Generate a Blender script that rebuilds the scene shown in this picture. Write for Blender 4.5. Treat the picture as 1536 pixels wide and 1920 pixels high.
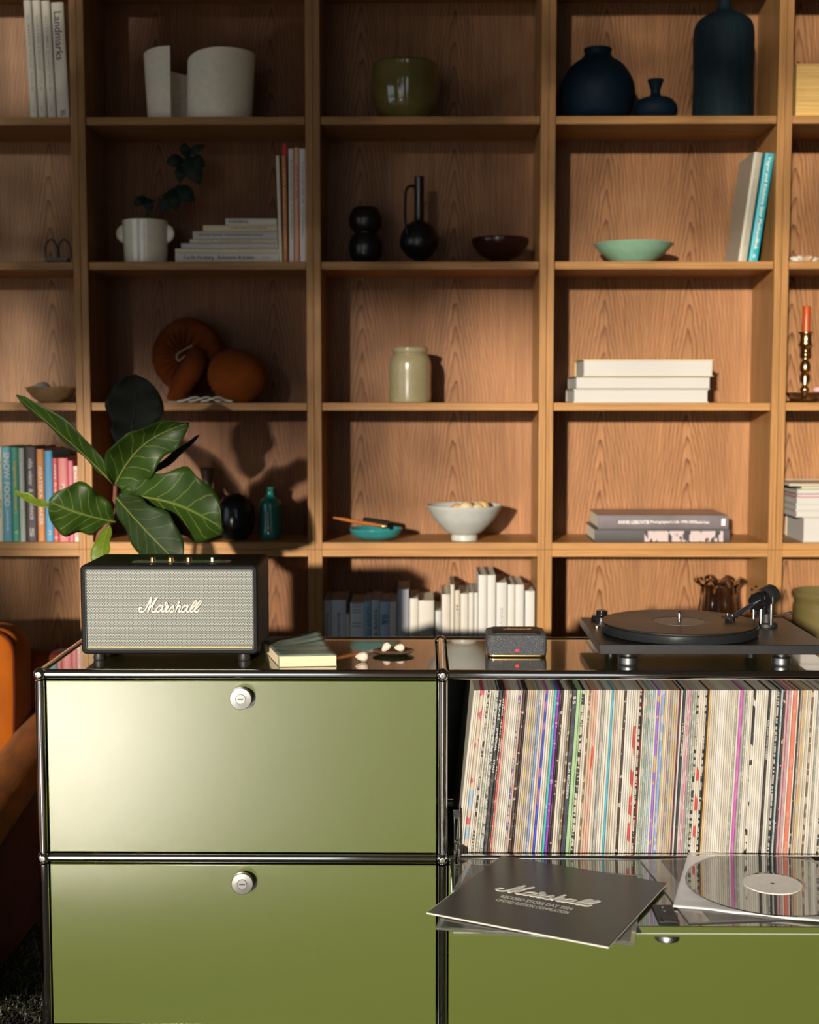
import bpy, math, random
from mathutils import Vector, Matrix, Euler
for o in list(bpy.data.objects): bpy.data.objects.remove(o)
PI=math.pi; R=math.radians
SC=bpy.context.scene; COL=SC.collection
rnd=random.Random(7)

# ------------------------------------------------------------------ camera
FPX=2565.3; CX,CY,CZ=-0.0354,-2.5069,1.2376; YAW,PIT=-0.0105,0.0834
_c,_s=math.cos(YAW),math.sin(YAW)
RT=Vector((_c,-_s,0)); FW=Vector((_s*math.cos(PIT),_c*math.cos(PIT),-math.sin(PIT))); UP=RT.cross(FW)
CP=Vector((CX,CY,CZ))
cd=bpy.data.cameras.new('camera'); cam=bpy.data.objects.new('camera',cd); COL.objects.link(cam)
cd.sensor_fit='VERTICAL'; cd.sensor_height=30; cd.sensor_width=24; cd.lens=FPX/1920*30
m=Matrix((( RT.x,UP.x,-FW.x,CX),(RT.y,UP.y,-FW.y,CY),(RT.z,UP.z,-FW.z,CZ),(0,0,0,1)))
cam.matrix_world=m; SC.camera=cam
cd.clip_start=.05; cd.clip_end=200
cd.dof.use_dof=True; cd.dof.focus_distance=2.58; cd.dof.aperture_fstop=2.8
def ray(px,py): return FW+RT*((px-768)/FPX)+UP*((960-py)/FPX)
def at(px,py,Y):
    d=ray(px,py); return CP+d*((Y-CY)/d.y)
def atz(px,py,Z):
    d=ray(px,py); return CP+d*((Z-CZ)/d.z)
def mpp(Y): return (Y-CY)/FPX*1.0

# ------------------------------------------------------------------ world, sun, exposure
w=bpy.data.worlds.new('sky'); SC.world=w; w.use_nodes=True
bg=w.node_tree.nodes['Background']; bg.inputs[0].default_value=(.78,.89,1,1); bg.inputs[1].default_value=1.15
AZ,EL=R(15.5),R(8.3)
SD=Vector((-math.sin(AZ)*math.cos(EL),-math.cos(AZ)*math.cos(EL),math.sin(EL)))   # towards the sun
sl=bpy.data.lights.new('sun','SUN'); sl.energy=6.2; sl.angle=R(1.6); sl.color=(1,.885,.73)
so=bpy.data.objects.new('sun',sl); COL.objects.link(so); so.location=(-3,-9,4)
so.rotation_euler=SD.to_track_quat('Z','Y').to_euler()
SC.view_settings.view_transform='Standard'; SC.view_settings.look='None'
SC.cycles.blur_glossy=.05
SC.view_settings.exposure=0; SC.view_settings.gamma=1; SC.view_settings.use_curve_mapping=False
def portal(x0,x1,z0,z1,y):
    l=bpy.data.lights.new('window_portal','AREA'); l.shape='RECTANGLE'; l.size=x1-x0; l.size_y=z1-z0
    l.cycles.is_portal=True
    o=bpy.data.objects.new('window_portal',l); COL.objects.link(o); o.location=((x0+x1)/2,y,(z0+z1)/2); o.rotation_euler=(PI/2,0,0)
WINS=[(-3.05,-.45,.06,3.5),(.25,1.15,.06,3.5)]; WALLY=-5.0
for a in WINS: portal(*a,WALLY+.02)
LW=(-3.5,-.7,.15,2.6)      # window in the left wall: y0,y1,z0,z1
_o=bpy.data.objects['window_portal']; l_=bpy.data.lights.new('side_window_portal','AREA'); l_.shape='RECTANGLE'; l_.size=LW[3]-LW[2]; l_.size_y=LW[1]-LW[0]; l_.cycles.is_portal=True
_p=bpy.data.objects.new('side_window_portal',l_); COL.objects.link(_p); _p.location=(-3.58,(LW[0]+LW[1])/2,(LW[2]+LW[3])/2); _p.rotation_euler=(0,-PI/2,0)

# ------------------------------------------------------------------ materials
def nd(nt,t,**k):
    n=nt.nodes.new(t)
    for a,b in k.items(): setattr(n,a,b)
    return n
def mth(nt,op,a,b=None,c=None):
    n=nt.nodes.new('ShaderNodeMath'); n.operation=op
    for i,v in enumerate((a,b,c)):
        if v is None: continue
        if isinstance(v,(int,float)): n.inputs[i].default_value=v
        else: nt.links.new(v,n.inputs[i])
    return n.outputs[0]
def mixc(nt,f,a,b,mode='MIX'):
    n=nt.nodes.new('ShaderNodeMix'); n.data_type='RGBA'; n.blend_type=mode
    for i,v in ((0,f),(6,a),(7,b)):
        if isinstance(v,(int,float)): n.inputs[i].default_value=v
        elif isinstance(v,(tuple,list)): n.inputs[i].default_value=(*v[:3],1)
        else: nt.links.new(v,n.inputs[i])
    return n.outputs[2]
def base(name):
    m=bpy.data.materials.new(name); m.use_nodes=True; nt=m.node_tree; return m,nt,nt.nodes['Principled BSDF']
MC={}
def mat(name,col,rough=.5,metal=0,spec=.5,coat=0,coatr=.05,var=.06,vs=60,bump=0,bs=300,emit=0,sheen=0,trans=0,ior=1.45,stretch=(1,1,1),speck=None):
    if name in MC: return MC[name]
    m,nt,b=base(name); L=nt.links
    tc=nd(nt,'ShaderNodeTexCoord'); mp=nd(nt,'ShaderNodeMapping'); mp.inputs['Scale'].default_value=stretch
    L.new(tc.outputs['Object'],mp.inputs[0])
    c=(*col,1)
    if var>0:
        n=nd(nt,'ShaderNodeTexNoise'); n.inputs['Scale'].default_value=vs; n.inputs['Detail'].default_value=3
        L.new(mp.outputs[0],n.inputs['Vector'])
        f=mth(nt,'MULTIPLY_ADD',n.outputs[0],var*4,1-var*2)
        hs=nd(nt,'ShaderNodeHueSaturation'); hs.inputs['Color'].default_value=c; L.new(f,hs.inputs['Value'])
        co=hs.outputs[0]
        if speck:
            v=nd(nt,'ShaderNodeTexNoise'); v.inputs['Scale'].default_value=speck[1]; L.new(mp.outputs[0],v.inputs['Vector'])
            s=mth(nt,'GREATER_THAN',v.outputs[0],speck[2]); co=mixc(nt,mth(nt,'MULTIPLY',s,.7),co,speck[0])
        L.new(co,b.inputs['Base Color'])
    else: b.inputs['Base Color'].default_value=c
    b.inputs['Roughness'].default_value=rough; b.inputs['Metallic'].default_value=metal
    b.inputs['Specular IOR Level'].default_value=spec; b.inputs['IOR'].default_value=ior
    b.inputs['Coat Weight'].default_value=coat; b.inputs['Coat Roughness'].default_value=coatr
    b.inputs['Sheen Weight'].default_value=sheen; b.inputs['Transmission Weight'].default_value=trans
    if emit: b.inputs['Emission Color'].default_value=c; b.inputs['Emission Strength'].default_value=emit
    if bump:
        n=nd(nt,'ShaderNodeTexNoise'); n.inputs['Scale'].default_value=bs; n.inputs['Detail'].default_value=2; L.new(mp.outputs[0],n.inputs['Vector'])
        bp=nd(nt,'ShaderNodeBump'); bp.inputs['Strength'].default_value=bump; bp.inputs['Distance'].default_value=.002
        L.new(n.outputs[0],bp.inputs['Height']); L.new(bp.outputs[0],b.inputs['Normal'])
    MC[name]=m; return m
WOOD=(.36,.185,.066)
def wood(name,kind,col=WOOD,c1=-.13,c2=.12,rough=.42,seed=0):
    """kind: panel (cathedral grain along z), z / x / y straight grain along that axis"""
    m,nt,b=base(name); L=nt.links
    tc=nd(nt,'ShaderNodeTexCoord'); sp=nd(nt,'ShaderNodeSeparateXYZ'); L.new(tc.outputs['Object'],sp.inputs[0])
    X,Y,Z=sp.outputs
    if kind=='x': A,B=Z,X; B2=Y
    elif kind=='y': A,B=X,Y; B2=Z
    else: A,B=X,Z; B2=Y
    def vec(a,b_,c):
        n=nd(nt,'ShaderNodeCombineXYZ')
        for i,v in enumerate((a,b_,c)):
            if isinstance(v,(int,float)): n.inputs[i].default_value=v
            else: L.new(v,n.inputs[i])
        return n.outputs[0]
    def noise(v,sc=1,det=2,ro=.5):
        n=nd(nt,'ShaderNodeTexNoise'); n.inputs['Scale'].default_value=sc; n.inputs['Detail'].default_value=det; n.inputs['Roughness'].default_value=ro
        L.new(v,n.inputs['Vector']); return n.outputs[0]
    # fibres
    fib=noise(vec(mth(nt,'MULTIPLY',A,520),mth(nt,'MULTIPLY',B,9),mth(nt,'MULTIPLY',B2,200)),1,3,.6)
    fib2=noise(vec(mth(nt,'MULTIPLY',A,150),mth(nt,'MULTIPLY',B,3),mth(nt,'MULTIPLY_ADD',B2,60,seed)),1,2)
    big=noise(vec(mth(nt,'MULTIPLY',A,14),mth(nt,'MULTIPLY',B,1.2),seed+3.3),1,2)
    if kind=='panel':
        wob=noise(vec(mth(nt,'MULTIPLY',A,4),mth(nt,'MULTIPLY',B,3),seed),1,2)
        wob2=noise(vec(mth(nt,'MULTIPLY',A,90),mth(nt,'MULTIPLY',B,16),seed+9),1,2)
        Aw=mth(nt,'ADD',A,mth(nt,'MULTIPLY_ADD',wob,.03,-.015))
        d1=mth(nt,'ABSOLUTE',mth(nt,'SUBTRACT',Aw,c1)); d2=mth(nt,'ABSOLUTE',mth(nt,'SUBTRACT',Aw,c2))
        dx=mth(nt,'MINIMUM',d1,d2)
        q=mth(nt,'SQRT',mth(nt,'ADD',mth(nt,'MULTIPLY',dx,dx),.00010))
        f=mth(nt,'ADD',mth(nt,'MULTIPLY',q,100),mth(nt,'MULTIPLY',B,14))
        f=mth(nt,'ADD',f,mth(nt,'MULTIPLY',wob2,.8)); f=mth(nt,'ADD',f,mth(nt,'MULTIPLY',wob,1.4))
        fr=mth(nt,'FRACT',f); ln=mth(nt,'POWER',fr,4.5)
        # fade the lines away from the cathedral
        fade=mth(nt,'MULTIPLY_ADD',dx,-5.5,1.05); fade=mth(nt,'MAXIMUM',fade,.25)
        ln=mth(nt,'MULTIPLY',ln,fade); ln=mth(nt,'MULTIPLY',ln,1.15)
    else:
        fr=mth(nt,'FRACT',mth(nt,'ADD',mth(nt,'MULTIPLY',A,120),mth(nt,'MULTIPLY',big,4))); ln=mth(nt,'MULTIPLY',mth(nt,'POWER',fr,3),.16)
    v=mth(nt,'MULTIPLY_ADD',fib,.9,.55); v=mth(nt,'MULTIPLY',v,mth(nt,'MULTIPLY_ADD',fib2,.8,.6)); v=mth(nt,'MULTIPLY',v,mth(nt,'MULTIPLY_ADD',big,.5,.75))
    hs=nd(nt,'ShaderNodeHueSaturation'); hs.inputs['Color'].default_value=(*col,1); L.new(v,hs.inputs['Value'])
    dark=(col[0]*.36,col[1]*.28,col[2]*.25)
    L.new(mixc(nt,ln,hs.outputs[0],dark),b.inputs['Base Color'])
    b.inputs['Roughness'].default_value=rough; b.inputs['Specular IOR Level'].default_value=.16
    bp=nd(nt,'ShaderNodeBump'); bp.inputs['Strength'].default_value=.15; bp.inputs['Distance'].default_value=.001
    L.new(fib,bp.inputs['Height']); L.new(bp.outputs[0],b.inputs['Normal'])
    return m
def principled(name): return base(name)

# ------------------------------------------------------------------ mesh builder
class MB:
    def __init__(s): s.v=[]; s.f=[]; s.mi=[]; s.sm=[]; s.uv=None
    def add(s,vs,fs,mi=0,sm=True):
        o=len(s.v); s.v+= [tuple(v) for v in vs]
        for f in fs: s.f.append(tuple(i+o for i in f)); s.mi.append(mi); s.sm.append(sm)
    def box(s,x0,x1,y0,y1,z0,z1,mi=0,M=None):
        vs=[Vector((x,y,z)) for z in (z0,z1) for y in (y0,y1) for x in (x0,x1)]
        if M: vs=[M@v for v in vs]
        s.add(vs,[(0,2,3,1),(4,5,7,6),(0,1,5,4),(2,6,7,3),(0,4,6,2),(1,3,7,5)],mi); return s
    def lathe(s,prof,n=40,c=(0,0,0),mi=0,M=None,fn=None,cap=True):
        vs=[];fs=[]
        for j,(r,z) in enumerate(prof):
            for i in range(n):
                a=2*PI*i/n; rr,zz=(r,z) if fn is None else fn(r,z,a,j)
                v=Vector((rr*math.cos(a),rr*math.sin(a),zz))
                v=(M@v) if M else v
                vs.append(v+Vector(c))
        m=len(prof)
        for j in range(m-1):
            for i in range(n):
                k=(i+1)%n; fs.append((j*n+i,j*n+k,(j+1)*n+k,(j+1)*n+i))
        if cap:
            fs.append(tuple(range(n))[::-1]); fs.append(tuple((m-1)*n+i for i in range(n)))
        s.add(vs,fs,mi); return s
    def tube(s,pts,r,n=10,mi=0,closed=False,flat=None):
        pts=[Vector(p) for p in pts]; N=len(pts)
        rs=r if isinstance(r,(list,tuple)) else [r]*N
        vs=[];fs=[]; up=None
        for i,p in enumerate(pts):
            t=(pts[(i+1)%N]-pts[i-1]) if closed else (pts[min(i+1,N-1)]-pts[max(i-1,0)])
            if t.length<1e-9: t=Vector((0,0,1))
            t.normalize()
            if up is None:
                up=Vector((0,0,1)) if abs(t.z)<.9 else Vector((0,1,0))
                if flat: up=Vector(flat)
            if flat: up=Vector(flat)
            a=t.cross(up); 
            if a.length<1e-6: a=t.orthogonal()
            a.normalize(); b_=a.cross(t).normalized()
            if not flat: up=b_
            fl=.25 if flat else 1
            for k in range(n):
                an=2*PI*k/n; vs.append(p+a*(rs[i]*math.cos(an))+b_*(rs[i]*fl*math.sin(an)))
        M_=N if closed else N-1
        for i in range(M_):
            for k in range(n):
                j=(i+1)%N; l=(k+1)%n
                fs.append((i*n+k,i*n+l,j*n+l,j*n+k))
        if not closed: fs.append(tuple(range(n))[::-1]); fs.append(tuple((N-1)*n+k for k in range(n)))
        s.add(vs,fs,mi); return s
    def grid(s,fn,nu,nv,mi=0,flip=False,closeu=False,uv=False):
        vs=[];fs=[];uvs=[]
        for i in range(nu+(0 if closeu else 1)):
            for j in range(nv+1):
                vs.append(fn(i/nu,j/nv)); uvs.append((i/nu,j/nv))
        U=nu if closeu else nu+1
        for i in range(nu):
            for j in range(nv):
                a=i*(nv+1)+j; b_=((i+1)%U)*(nv+1)+j
                q=(a,b_,b_+1,a+1); fs.append(q[::-1] if flip else q)
        if uv:
            s.uv=(s.uv or [])+uvs
        s.add(vs,fs,mi); return s
    def prism(s,pts,z0,z1,mi=0,M=None):
        n=len(pts); vs=[Vector((x,y,z0)) for x,y in pts]+[Vector((x,y,z1)) for x,y in pts]
        if M: vs=[M@v for v in vs]
        s.add(vs,[tuple(range(n))[::-1],tuple(range(n,2*n))]+[(i,(i+1)%n,n+(i+1)%n,n+i) for i in range(n)],mi); return s
    def mesh(s,name,mats,sharp=40):
        me=bpy.data.meshes.new(name); me.from_pydata(s.v,[],s.f)
        for m_ in (mats if isinstance(mats,(list,tuple)) else [mats]): me.materials.append(m_)
        me.polygons.foreach_set('material_index',s.mi); me.polygons.foreach_set('use_smooth',s.sm)
        if s.uv:
            ul=me.uv_layers.new(name='UVMap')
            for lp in me.loops: ul.data[lp.index].uv=s.uv[lp.vertex_index]
        me.update()
        if sharp: me.set_sharp_from_angle(angle=R(sharp))
        return me
def link(name,me,parent=None,loc=(0,0,0),rot=(0,0,0),bev=0,seg=2,sub=0,solid=0):
    o=bpy.data.objects.new(name,me); COL.objects.link(o); o.location=loc; o.rotation_euler=rot
    if parent: o.parent=parent
    if solid: md=o.modifiers.new('solid','SOLIDIFY'); md.thickness=solid; md.offset=0
    if bev: md=o.modifiers.new('bevel','BEVEL'); md.width=bev; md.segments=seg; md.limit_method='ANGLE'; md.angle_limit=R(35); md.harden_normals=False
    if sub: md=o.modifiers.new('sub','SUBSURF'); md.levels=sub; md.render_levels=sub
    return o
def obj(name,mb,mats,parent=None,**k):
    sh=k.pop('sharp',40); return link(name,mb.mesh(name,mats,sh),parent,**k)
def thing(name,label,cat,loc=(0,0,0),rot=(0,0,0),group=None):
    o=bpy.data.objects.new(name,None); COL.objects.link(o); o.location=loc; o.rotation_euler=rot; o.empty_display_size=.05
    return tag(o,label,cat,group)
def tag(o,label,cat,group=None):
    o['label']=label; o['category']=cat
    if group: o['group']=group
    return o
def struct(name,mb,m,label=None,**k):
    o=obj(name,mb,m,**k); o['kind']='structure'
    if label: o['label']=label
    return o
def catmull(P,n=6,closed=False):
    P=[Vector(p) for p in P]; N=len(P); out=[]
    rng=range(N if closed else N-1)
    for i in rng:
        if closed: p0,p1,p2,p3=P[i-1],P[i],P[(i+1)%N],P[(i+2)%N]
        else: p0,p1,p2,p3=P[max(i-1,0)],P[i],P[i+1],P[min(i+2,N-1)]
        for k in range(n):
            t=k/n; out.append(.5*((2*p1)+(p2-p0)*t+(2*p0-5*p1+4*p2-p3)*t*t+(3*p1-p0-3*p2+p3)*t**3))
    if not closed: out.append(P[-1])
    return out
def prof(P,n=5): return [(max(p.x,0.0002),p.y) for p in catmull([(a,b,0) for a,b in P],n)]
TC={}
def text(s,W,H,m_,parent,M,name='lettering',bold=.012):
    """raised flat print: W wide, H high (metres), centred on M's origin"""
    if s not in TC:
        cu=bpy.data.curves.new('t','FONT'); cu.body=s; cu.align_x='CENTER'; cu.resolution_u=3; cu.offset=bold
        t=bpy.data.objects.new('t',cu); COL.objects.link(t); dg=bpy.context.evaluated_depsgraph_get()
        me=bpy.data.meshes.new_from_object(t.evaluated_get(dg)); TC[s]=([v.co.copy() for v in me.vertices],[tuple(p.vertices) for p in me.polygons])
        bpy.data.objects.remove(t); bpy.data.meshes.remove(me)
    vs,fs=TC[s]; xs=[v.x for v in vs]; ys=[v.y for v in vs]
    w_=max(xs)-min(xs); h_=max(ys)-min(ys); cx=(max(xs)+min(xs))/2; cy=(max(ys)+min(ys))/2
    mb=MB(); mb.add([M@Vector(((v.x-cx)/w_*W,(v.y-cy)/h_*H,0)) for v in vs],fs,0,False)
    return obj(name,mb,m_,parent,sharp=0)
def frame(o,x,y):
    x=Vector(x).normalized(); y=Vector(y).normalized(); z=x.cross(y)
    return Matrix(((x.x,y.x,z.x,o[0]),(x.y,y.y,z.y,o[1]),(x.z,y.z,z.z,o[2]),(0,0,0,1)))
# handwritten script logo, strokes in a 1240 x 310 box
LOGO=[[(210,347),(172,342),(148,382),(168,420),(215,425),(262,395),(305,325),(350,230),(402,128)],
 [(402,128),(388,200),(360,300),(318,432)],[(318,432),(362,350),(430,240),(522,130)],
 [(522,130),(462,225),(415,320),(400,385),(425,425),(470,418),(500,395)],
 [(622,305),(570,298),(515,335),(492,395),(512,425),(555,408),(600,355),(628,305),(600,370),(598,415),(625,422),(660,395)],
 [(660,395),(690,330),(705,275),(695,240),(672,250),(672,290),(700,302),(738,300),(712,345),(680,400),(688,425),(725,410)],
 [(725,410),(780,345),(828,285),(822,330),(840,380),(815,420),(775,425),(748,402)],
 [(952,205),(925,270),(895,340),(862,430)],[(870,405),(910,330),(952,298),(968,318),(945,375),(930,415),(955,425),(990,400)],
 [(1112,305),(1062,298),(1010,335),(988,395),(1008,425),(1050,408),(1092,355),(1120,305),(1095,370),(1092,415),(1120,422),(1150,395)],
 [(1150,395),(1215,335),(1275,260),(1292,215),(1270,205),(1225,260),(1175,345),(1160,400),(1180,425),(1220,410)],
 [(1220,410),(1300,335),(1362,260),(1380,215),(1358,205),(1312,260),(1260,345),(1245,400),(1268,425),(1310,415),(1338,370)]]
def logo(W,m_,parent,M,thick=11,name='script_logo',slant=0,up=(0,0,1)):
    mb=MB(); s=W/1240
    for st in LOGO:
        p=[Vector(((x-764)*s,(280-y)*s,0)) for x,y in st]
        mb.tube([M@q for q in catmull(p,5)],thick*s*1.0,n=8,flat=(M.to_3x3()@Vector((0,0,1))))
    return obj(name,mb,m_,parent)

# ------------------------------------------------------------------ materials in use
white_paint=mat('warm_grey_wall',(.22,.19,.15),.9)
floor_m=wood('varnished_floor','y',(.30,.20,.12),rough=.20)
floor_m.node_tree.nodes['Principled BSDF'].inputs['Specular IOR Level'].default_value=1.0
floor_m.node_tree.nodes['Bump'].inputs['Strength'].default_value=.02
chrome=mat('chrome',(.85,.83,.79),.08,1,var=0)
chrome_b=mat('brushed_steel',(.27,.27,.27),.38,1,var=.03,vs=200)
green=mat('olive_powder_coat',(.080,.104,.019),.20,spec=1.0,coat=1,coatr=.21,var=.03,vs=900,bump=.05,bs=1500)
green.node_tree.nodes['Principled BSDF'].inputs['Coat IOR'].default_value=1.75
green_g=mat('olive_gloss_coat',(.040,.045,.012),.16,spec=.6,coat=1,coatr=.02,var=.02,vs=900)
green_g.node_tree.nodes['Principled BSDF'].inputs['Coat IOR'].default_value=1.8
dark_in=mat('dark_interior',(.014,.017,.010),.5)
black=mat('matt_black',(.012,.012,.013),.5)
black_g=mat('gloss_black',(.008,.008,.009),.15,spec=.5,coat=.5)
vinyl=mat('black_vinyl_leather',(.006,.006,.007),.5,spec=.2,bump=.5,bs=700)
brass=mat('brass',(.85,.56,.24),.22,1,var=0)
cream=mat('cream_ceramic',(.74,.67,.50),.55,speck=((.5,.42,.3),900,.68))
WP=[wood('walnut_panel_a','panel',(.28,.138,.058),-.10,.16,seed=1.),wood('walnut_panel_b_shaded','panel',(.17,.068,.022),-.14,.17,seed=4.),  # panel b darkened: its column's shade put into the wood colour
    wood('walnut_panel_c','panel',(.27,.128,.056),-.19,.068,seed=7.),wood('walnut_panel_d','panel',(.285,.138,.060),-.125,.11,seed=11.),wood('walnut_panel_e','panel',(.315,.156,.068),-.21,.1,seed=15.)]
wz=wood('walnut_upright','z'); wx=wood('walnut_shelf','x'); wy=wood('walnut_side','z',(.20,.075,.022))

# ------------------------------------------------------------------ setting
YS=1.047; SD_=.2335; XS=-.9195; P=.6; Z=[1.9519,1.5864,1.2245,.8603,.48]
XL,XR,ZC=-3.6,3.2,3.65
struct('floor',MB().box(XL-.1,XR+.1,WALLY-.2,1.45,-.05,0),floor_m,'dark wooden floor under the rug')
struct('ceiling',MB().box(XL-.1,XR+.1,WALLY-.2,1.45,ZC,ZC+.05),white_paint)
struct('wall_back',MB().box(XL-.1,XR+.1,1.33,1.43,0,ZC),white_paint)
struct('wall_left',MB().box(XL-.1,XL,WALLY-.2,LW[0],0,ZC).box(XL-.1,XL,LW[1],1.43,0,ZC).box(XL-.1,XL,LW[0],LW[1],0,LW[2]).box(XL-.1,XL,LW[0],LW[1],LW[3],ZC),white_paint)
struct('wall_right',MB().box(XR,XR+.1,WALLY-.2,1.43,0,ZC),white_paint)
wf=MB(); xs=[XL,WINS[0][0],WINS[0][1],WINS[1][0],WINS[1][1],XR]
for a,b_ in ((0,1),(2,3),(4,5)): wf.box(xs[a],xs[b_],WALLY-.2,WALLY,0,ZC)
for x0,x1,z0,z1 in WINS: wf.box(x0,x1,WALLY-.2,WALLY,0,z0).box(x0,x1,WALLY-.2,WALLY,z1,ZC)
struct('wall_front',wf,white_paint)
frame_m=mat('window_frame_paint',(.55,.52,.46),.4)
for i,(x0,x1,z0,z1) in enumerate(WINS):
    f=MB(); t=.05
    f.box(x0,x0+t,WALLY-.14,WALLY-.08,z0,z1).box(x1-t,x1,WALLY-.14,WALLY-.08,z0,z1).box(x0+t,x1-t,WALLY-.14,WALLY-.08,z0,z0+t).box(x0+t,x1-t,WALLY-.14,WALLY-.08,z1-t,z1)
    struct('window_%d'%(i+1),f,frame_m)
f=MB(); t=.05; a,b_,z0,z1=LW
f.box(XL-.08,XL-.03,a,a+t,z0,z1).box(XL-.08,XL-.03,b_-t,b_,z0,z1).box(XL-.08,XL-.03,a+t,b_-t,z0,z0+t).box(XL-.08,XL-.03,a+t,b_-t,z1-t,z1)
struct('window_3',f,frame_m)
struct('terrace',MB().box(-14,10,-40,WALLY-.2,-.15,-.06),mat('terrace_stone',(.28,.25,.2),.8),'pale stone terrace outside the window')

# added, unseen tree; its leaf density shapes the sun on the shelves
def Tmap(X,Zz):  # share of sun the added leaves let through, by spot on the shelves
    def lerp(a,b_,t): t=min(1,max(0,t)); return a+(b_-a)*t
    if Zz<.9: return 1
    if X>.24: return lerp(1,.4,(Zz-1.35)/.65)                                # columns 4 and 5
    if X>-.33:                                                            # middle column
        if Zz>1.55: return .02
        r=lerp(1,.8,(Zz-1.15)/.35); l=lerp(.5,.3,(Zz-.95)/.35)
        return lerp(l,r,(X+.28)/.28)
    if X>-.95: return .012 if Zz>1.28 else lerp(lerp(1,.12,(X+.72)/.3),.03,(Zz-1.10)/.28)
    return lerp(1,.05,(Zz-1.32)/.3) if Zz<1.93 else lerp(.03,.6,(Zz-1.93)/.1)
lm=MB(); YT=-7.3; tt=(YS-YT)/-SD.y*-1; k=(YT-YS)/SD.y
rt=random.Random(3); cell=.2; A=.0045
X=-1.6
while X<1.6:
    Zz=.9
    while Zz<2.7:
        T=max(Tmap(X+cell/2,Zz+cell/2),.02); n=-math.log(T)*cell*cell/A
        n=int(n)+(1 if rt.random()<n-int(n) else 0)
        for _ in range(n):
            p=Vector((X+rt.random()*cell,YS,Zz+rt.random()*cell))+SD*k+Vector((0,rt.uniform(-.6,.6),0))
            a=rt.uniform(0,PI); u=Vector((math.cos(a),rt.uniform(-.3,.3),math.sin(a))); v=Vector((-math.sin(a),rt.uniform(-.3,.3),math.cos(a)))
            l,wd=.075,.05; lm.add([p-u*l,p+v*wd*.7+u*.01,p+u*l,p-v*wd*.7+u*.01],[(0,1,2,3)],0,False)
        Zz+=cell
    X+=cell
tr=thing('added_shade_tree','added unseen tree outside the tall window, shading the shelves','tree',(0,0,0))
o=obj('shadow_foliage',lm,mat('shadow_tree_leaves',(.05,.12,.02),.6),tr,sharp=0); o['kind']='stuff'
tb=MB(); c0=Vector((-2.4,YT,0)); 
tb.tube(catmull([(-3.9,YT-.2,-.1),(-3.8,YT-.1,.9),(-3.5,YT,1.9),(-3.2,YT,3.4),(-2.9,YT,4.6)],5),[.14]*10+[.1]*6+[.05]*5,10)
tb.tube(catmull([(-3.5,YT,2.1),(-2.9,YT+.1,3.0),(-2.2,YT,3.4),(-1.5,YT,3.3)],4),.03,8)
obj('trunk',tb,mat('bark',(.09,.06,.04),.9,bump=1,bs=60),tr)

# ------------------------------------------------------------------ shelving units
PX=[XS+P*(i-1) for i in range(6)]   # post centres: PX[1]=left visible post
T_=.0182
names=['far left column, holding the magazines and coloured cookbooks','second column, holding the cream split vase and the velvet mushrooms','middle column, holding the stoneware jar and the white bowl','fourth column, holding the dark blue vases and the green bowl','far right column, cut by the frame, holding the candlestick']
lnames=['lower walnut unit at the far left behind the orange armchair','lower walnut unit hidden behind the large speaker','lower walnut unit holding the long row of white books','lower walnut unit behind the turntable with the glass vase','lower walnut unit at the far right with the yellow pot']
def inv(me): return me
for i in range(5):
    x0,x1=PX[i]+.0004,PX[i+1]-.0004; cx=(x0+x1)/2
    for lvl in (0,1):
        zb,zt=((.842,2.68) if lvl==0 else (0.0,.8416))
        lab=('upper walnut shelving unit, '+names[i]) if lvl==0 else lnames[i]
        t=thing('shelving_unit',lab,'bookcase',(cx,YS,0),group='walnut shelving units along the wall')
        h=(x1-x0)/2
        for s in (-1,1):
            a,b_=sorted((s*h,s*(h-T_)))
            obj('side_panel',MB().box(a,b_,0,SD_+.012,zb,zt),[wz],t,bev=.0008,seg=1)
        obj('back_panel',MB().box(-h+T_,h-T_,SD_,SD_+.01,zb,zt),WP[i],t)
        if lvl==0:
            obj('bottom_board',MB().box(-h+T_+.0002,h-T_-.0002,0,SD_,zb,zb+T_),wx,t,bev=.0006,seg=1)
            obj('top_board',MB().box(-h+T_+.0002,h-T_-.0002,0,SD_,zt-T_,zt),wx,t,bev=.0006,seg=1)
            for z in (2.317,Z[0],Z[1],Z[2]): obj('shelf',MB().box(-h+T_+.0015,h-T_-.0015,.004,SD_,z-.0205,z),wx,t,bev=.0008,seg=1)
        else:
            obj('top_board',MB().box(-h+T_+.0002,h-T_-.0002,.001,SD_,zt-T_,zt),wx,t,bev=.0006,seg=1)
            for z in (Z[4],.08): obj('shelf',MB().box(-h+T_+.0015,h-T_-.0015,.004,SD_,z-.0205,z),wx,t,bev=.0008,seg=1)

# ------------------------------------------------------------------ chrome cabinet
ZT,ZM,ZB=.725,.375,.04; TR=.0095; W=.75; D=.35
cab=thing('modular_cabinet','olive green steel cabinet with chrome tubes carrying the speakers and turntable','cabinet',(0,0,0))
def tb_(a,b_,name='chrome_tube'):
    o=obj(name,MB().tube([a,b_],TR,20),chrome,cab); return o
for y in (0,D):
    for z in (ZT,ZM,ZB):
        for x0,x1 in ((-W,0),(0,W)): tb_((x0+.012,y,z),(x1-.012,y,z))
    for x in (-W,0,W):
        for z0,z1 in ((ZB,ZM),(ZM,ZT)): tb_((x,y,z0+.012),(x,y,z1-.012))
for x in (-W,0,W):
    for z in (ZT,ZM,ZB): tb_((x,.012,z),(x,D-.012,z))
ballm=MB().lathe(prof([(.0,-.0125),(.007,-.0105),(.0118,-.004),(.0125,0),(.0118,.004),(.007,.0105),(.0,.0125)],3),24)
bm_=ballm.mesh('ball',chrome)
scm=MB().lathe([(.0052,0),(.0052,.0016),(.0036,.0018),(.0030,.0006)],20,M=Matrix.Rotation(PI/2,4,'X')).mesh('socket_screw',[chrome_b])
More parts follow.
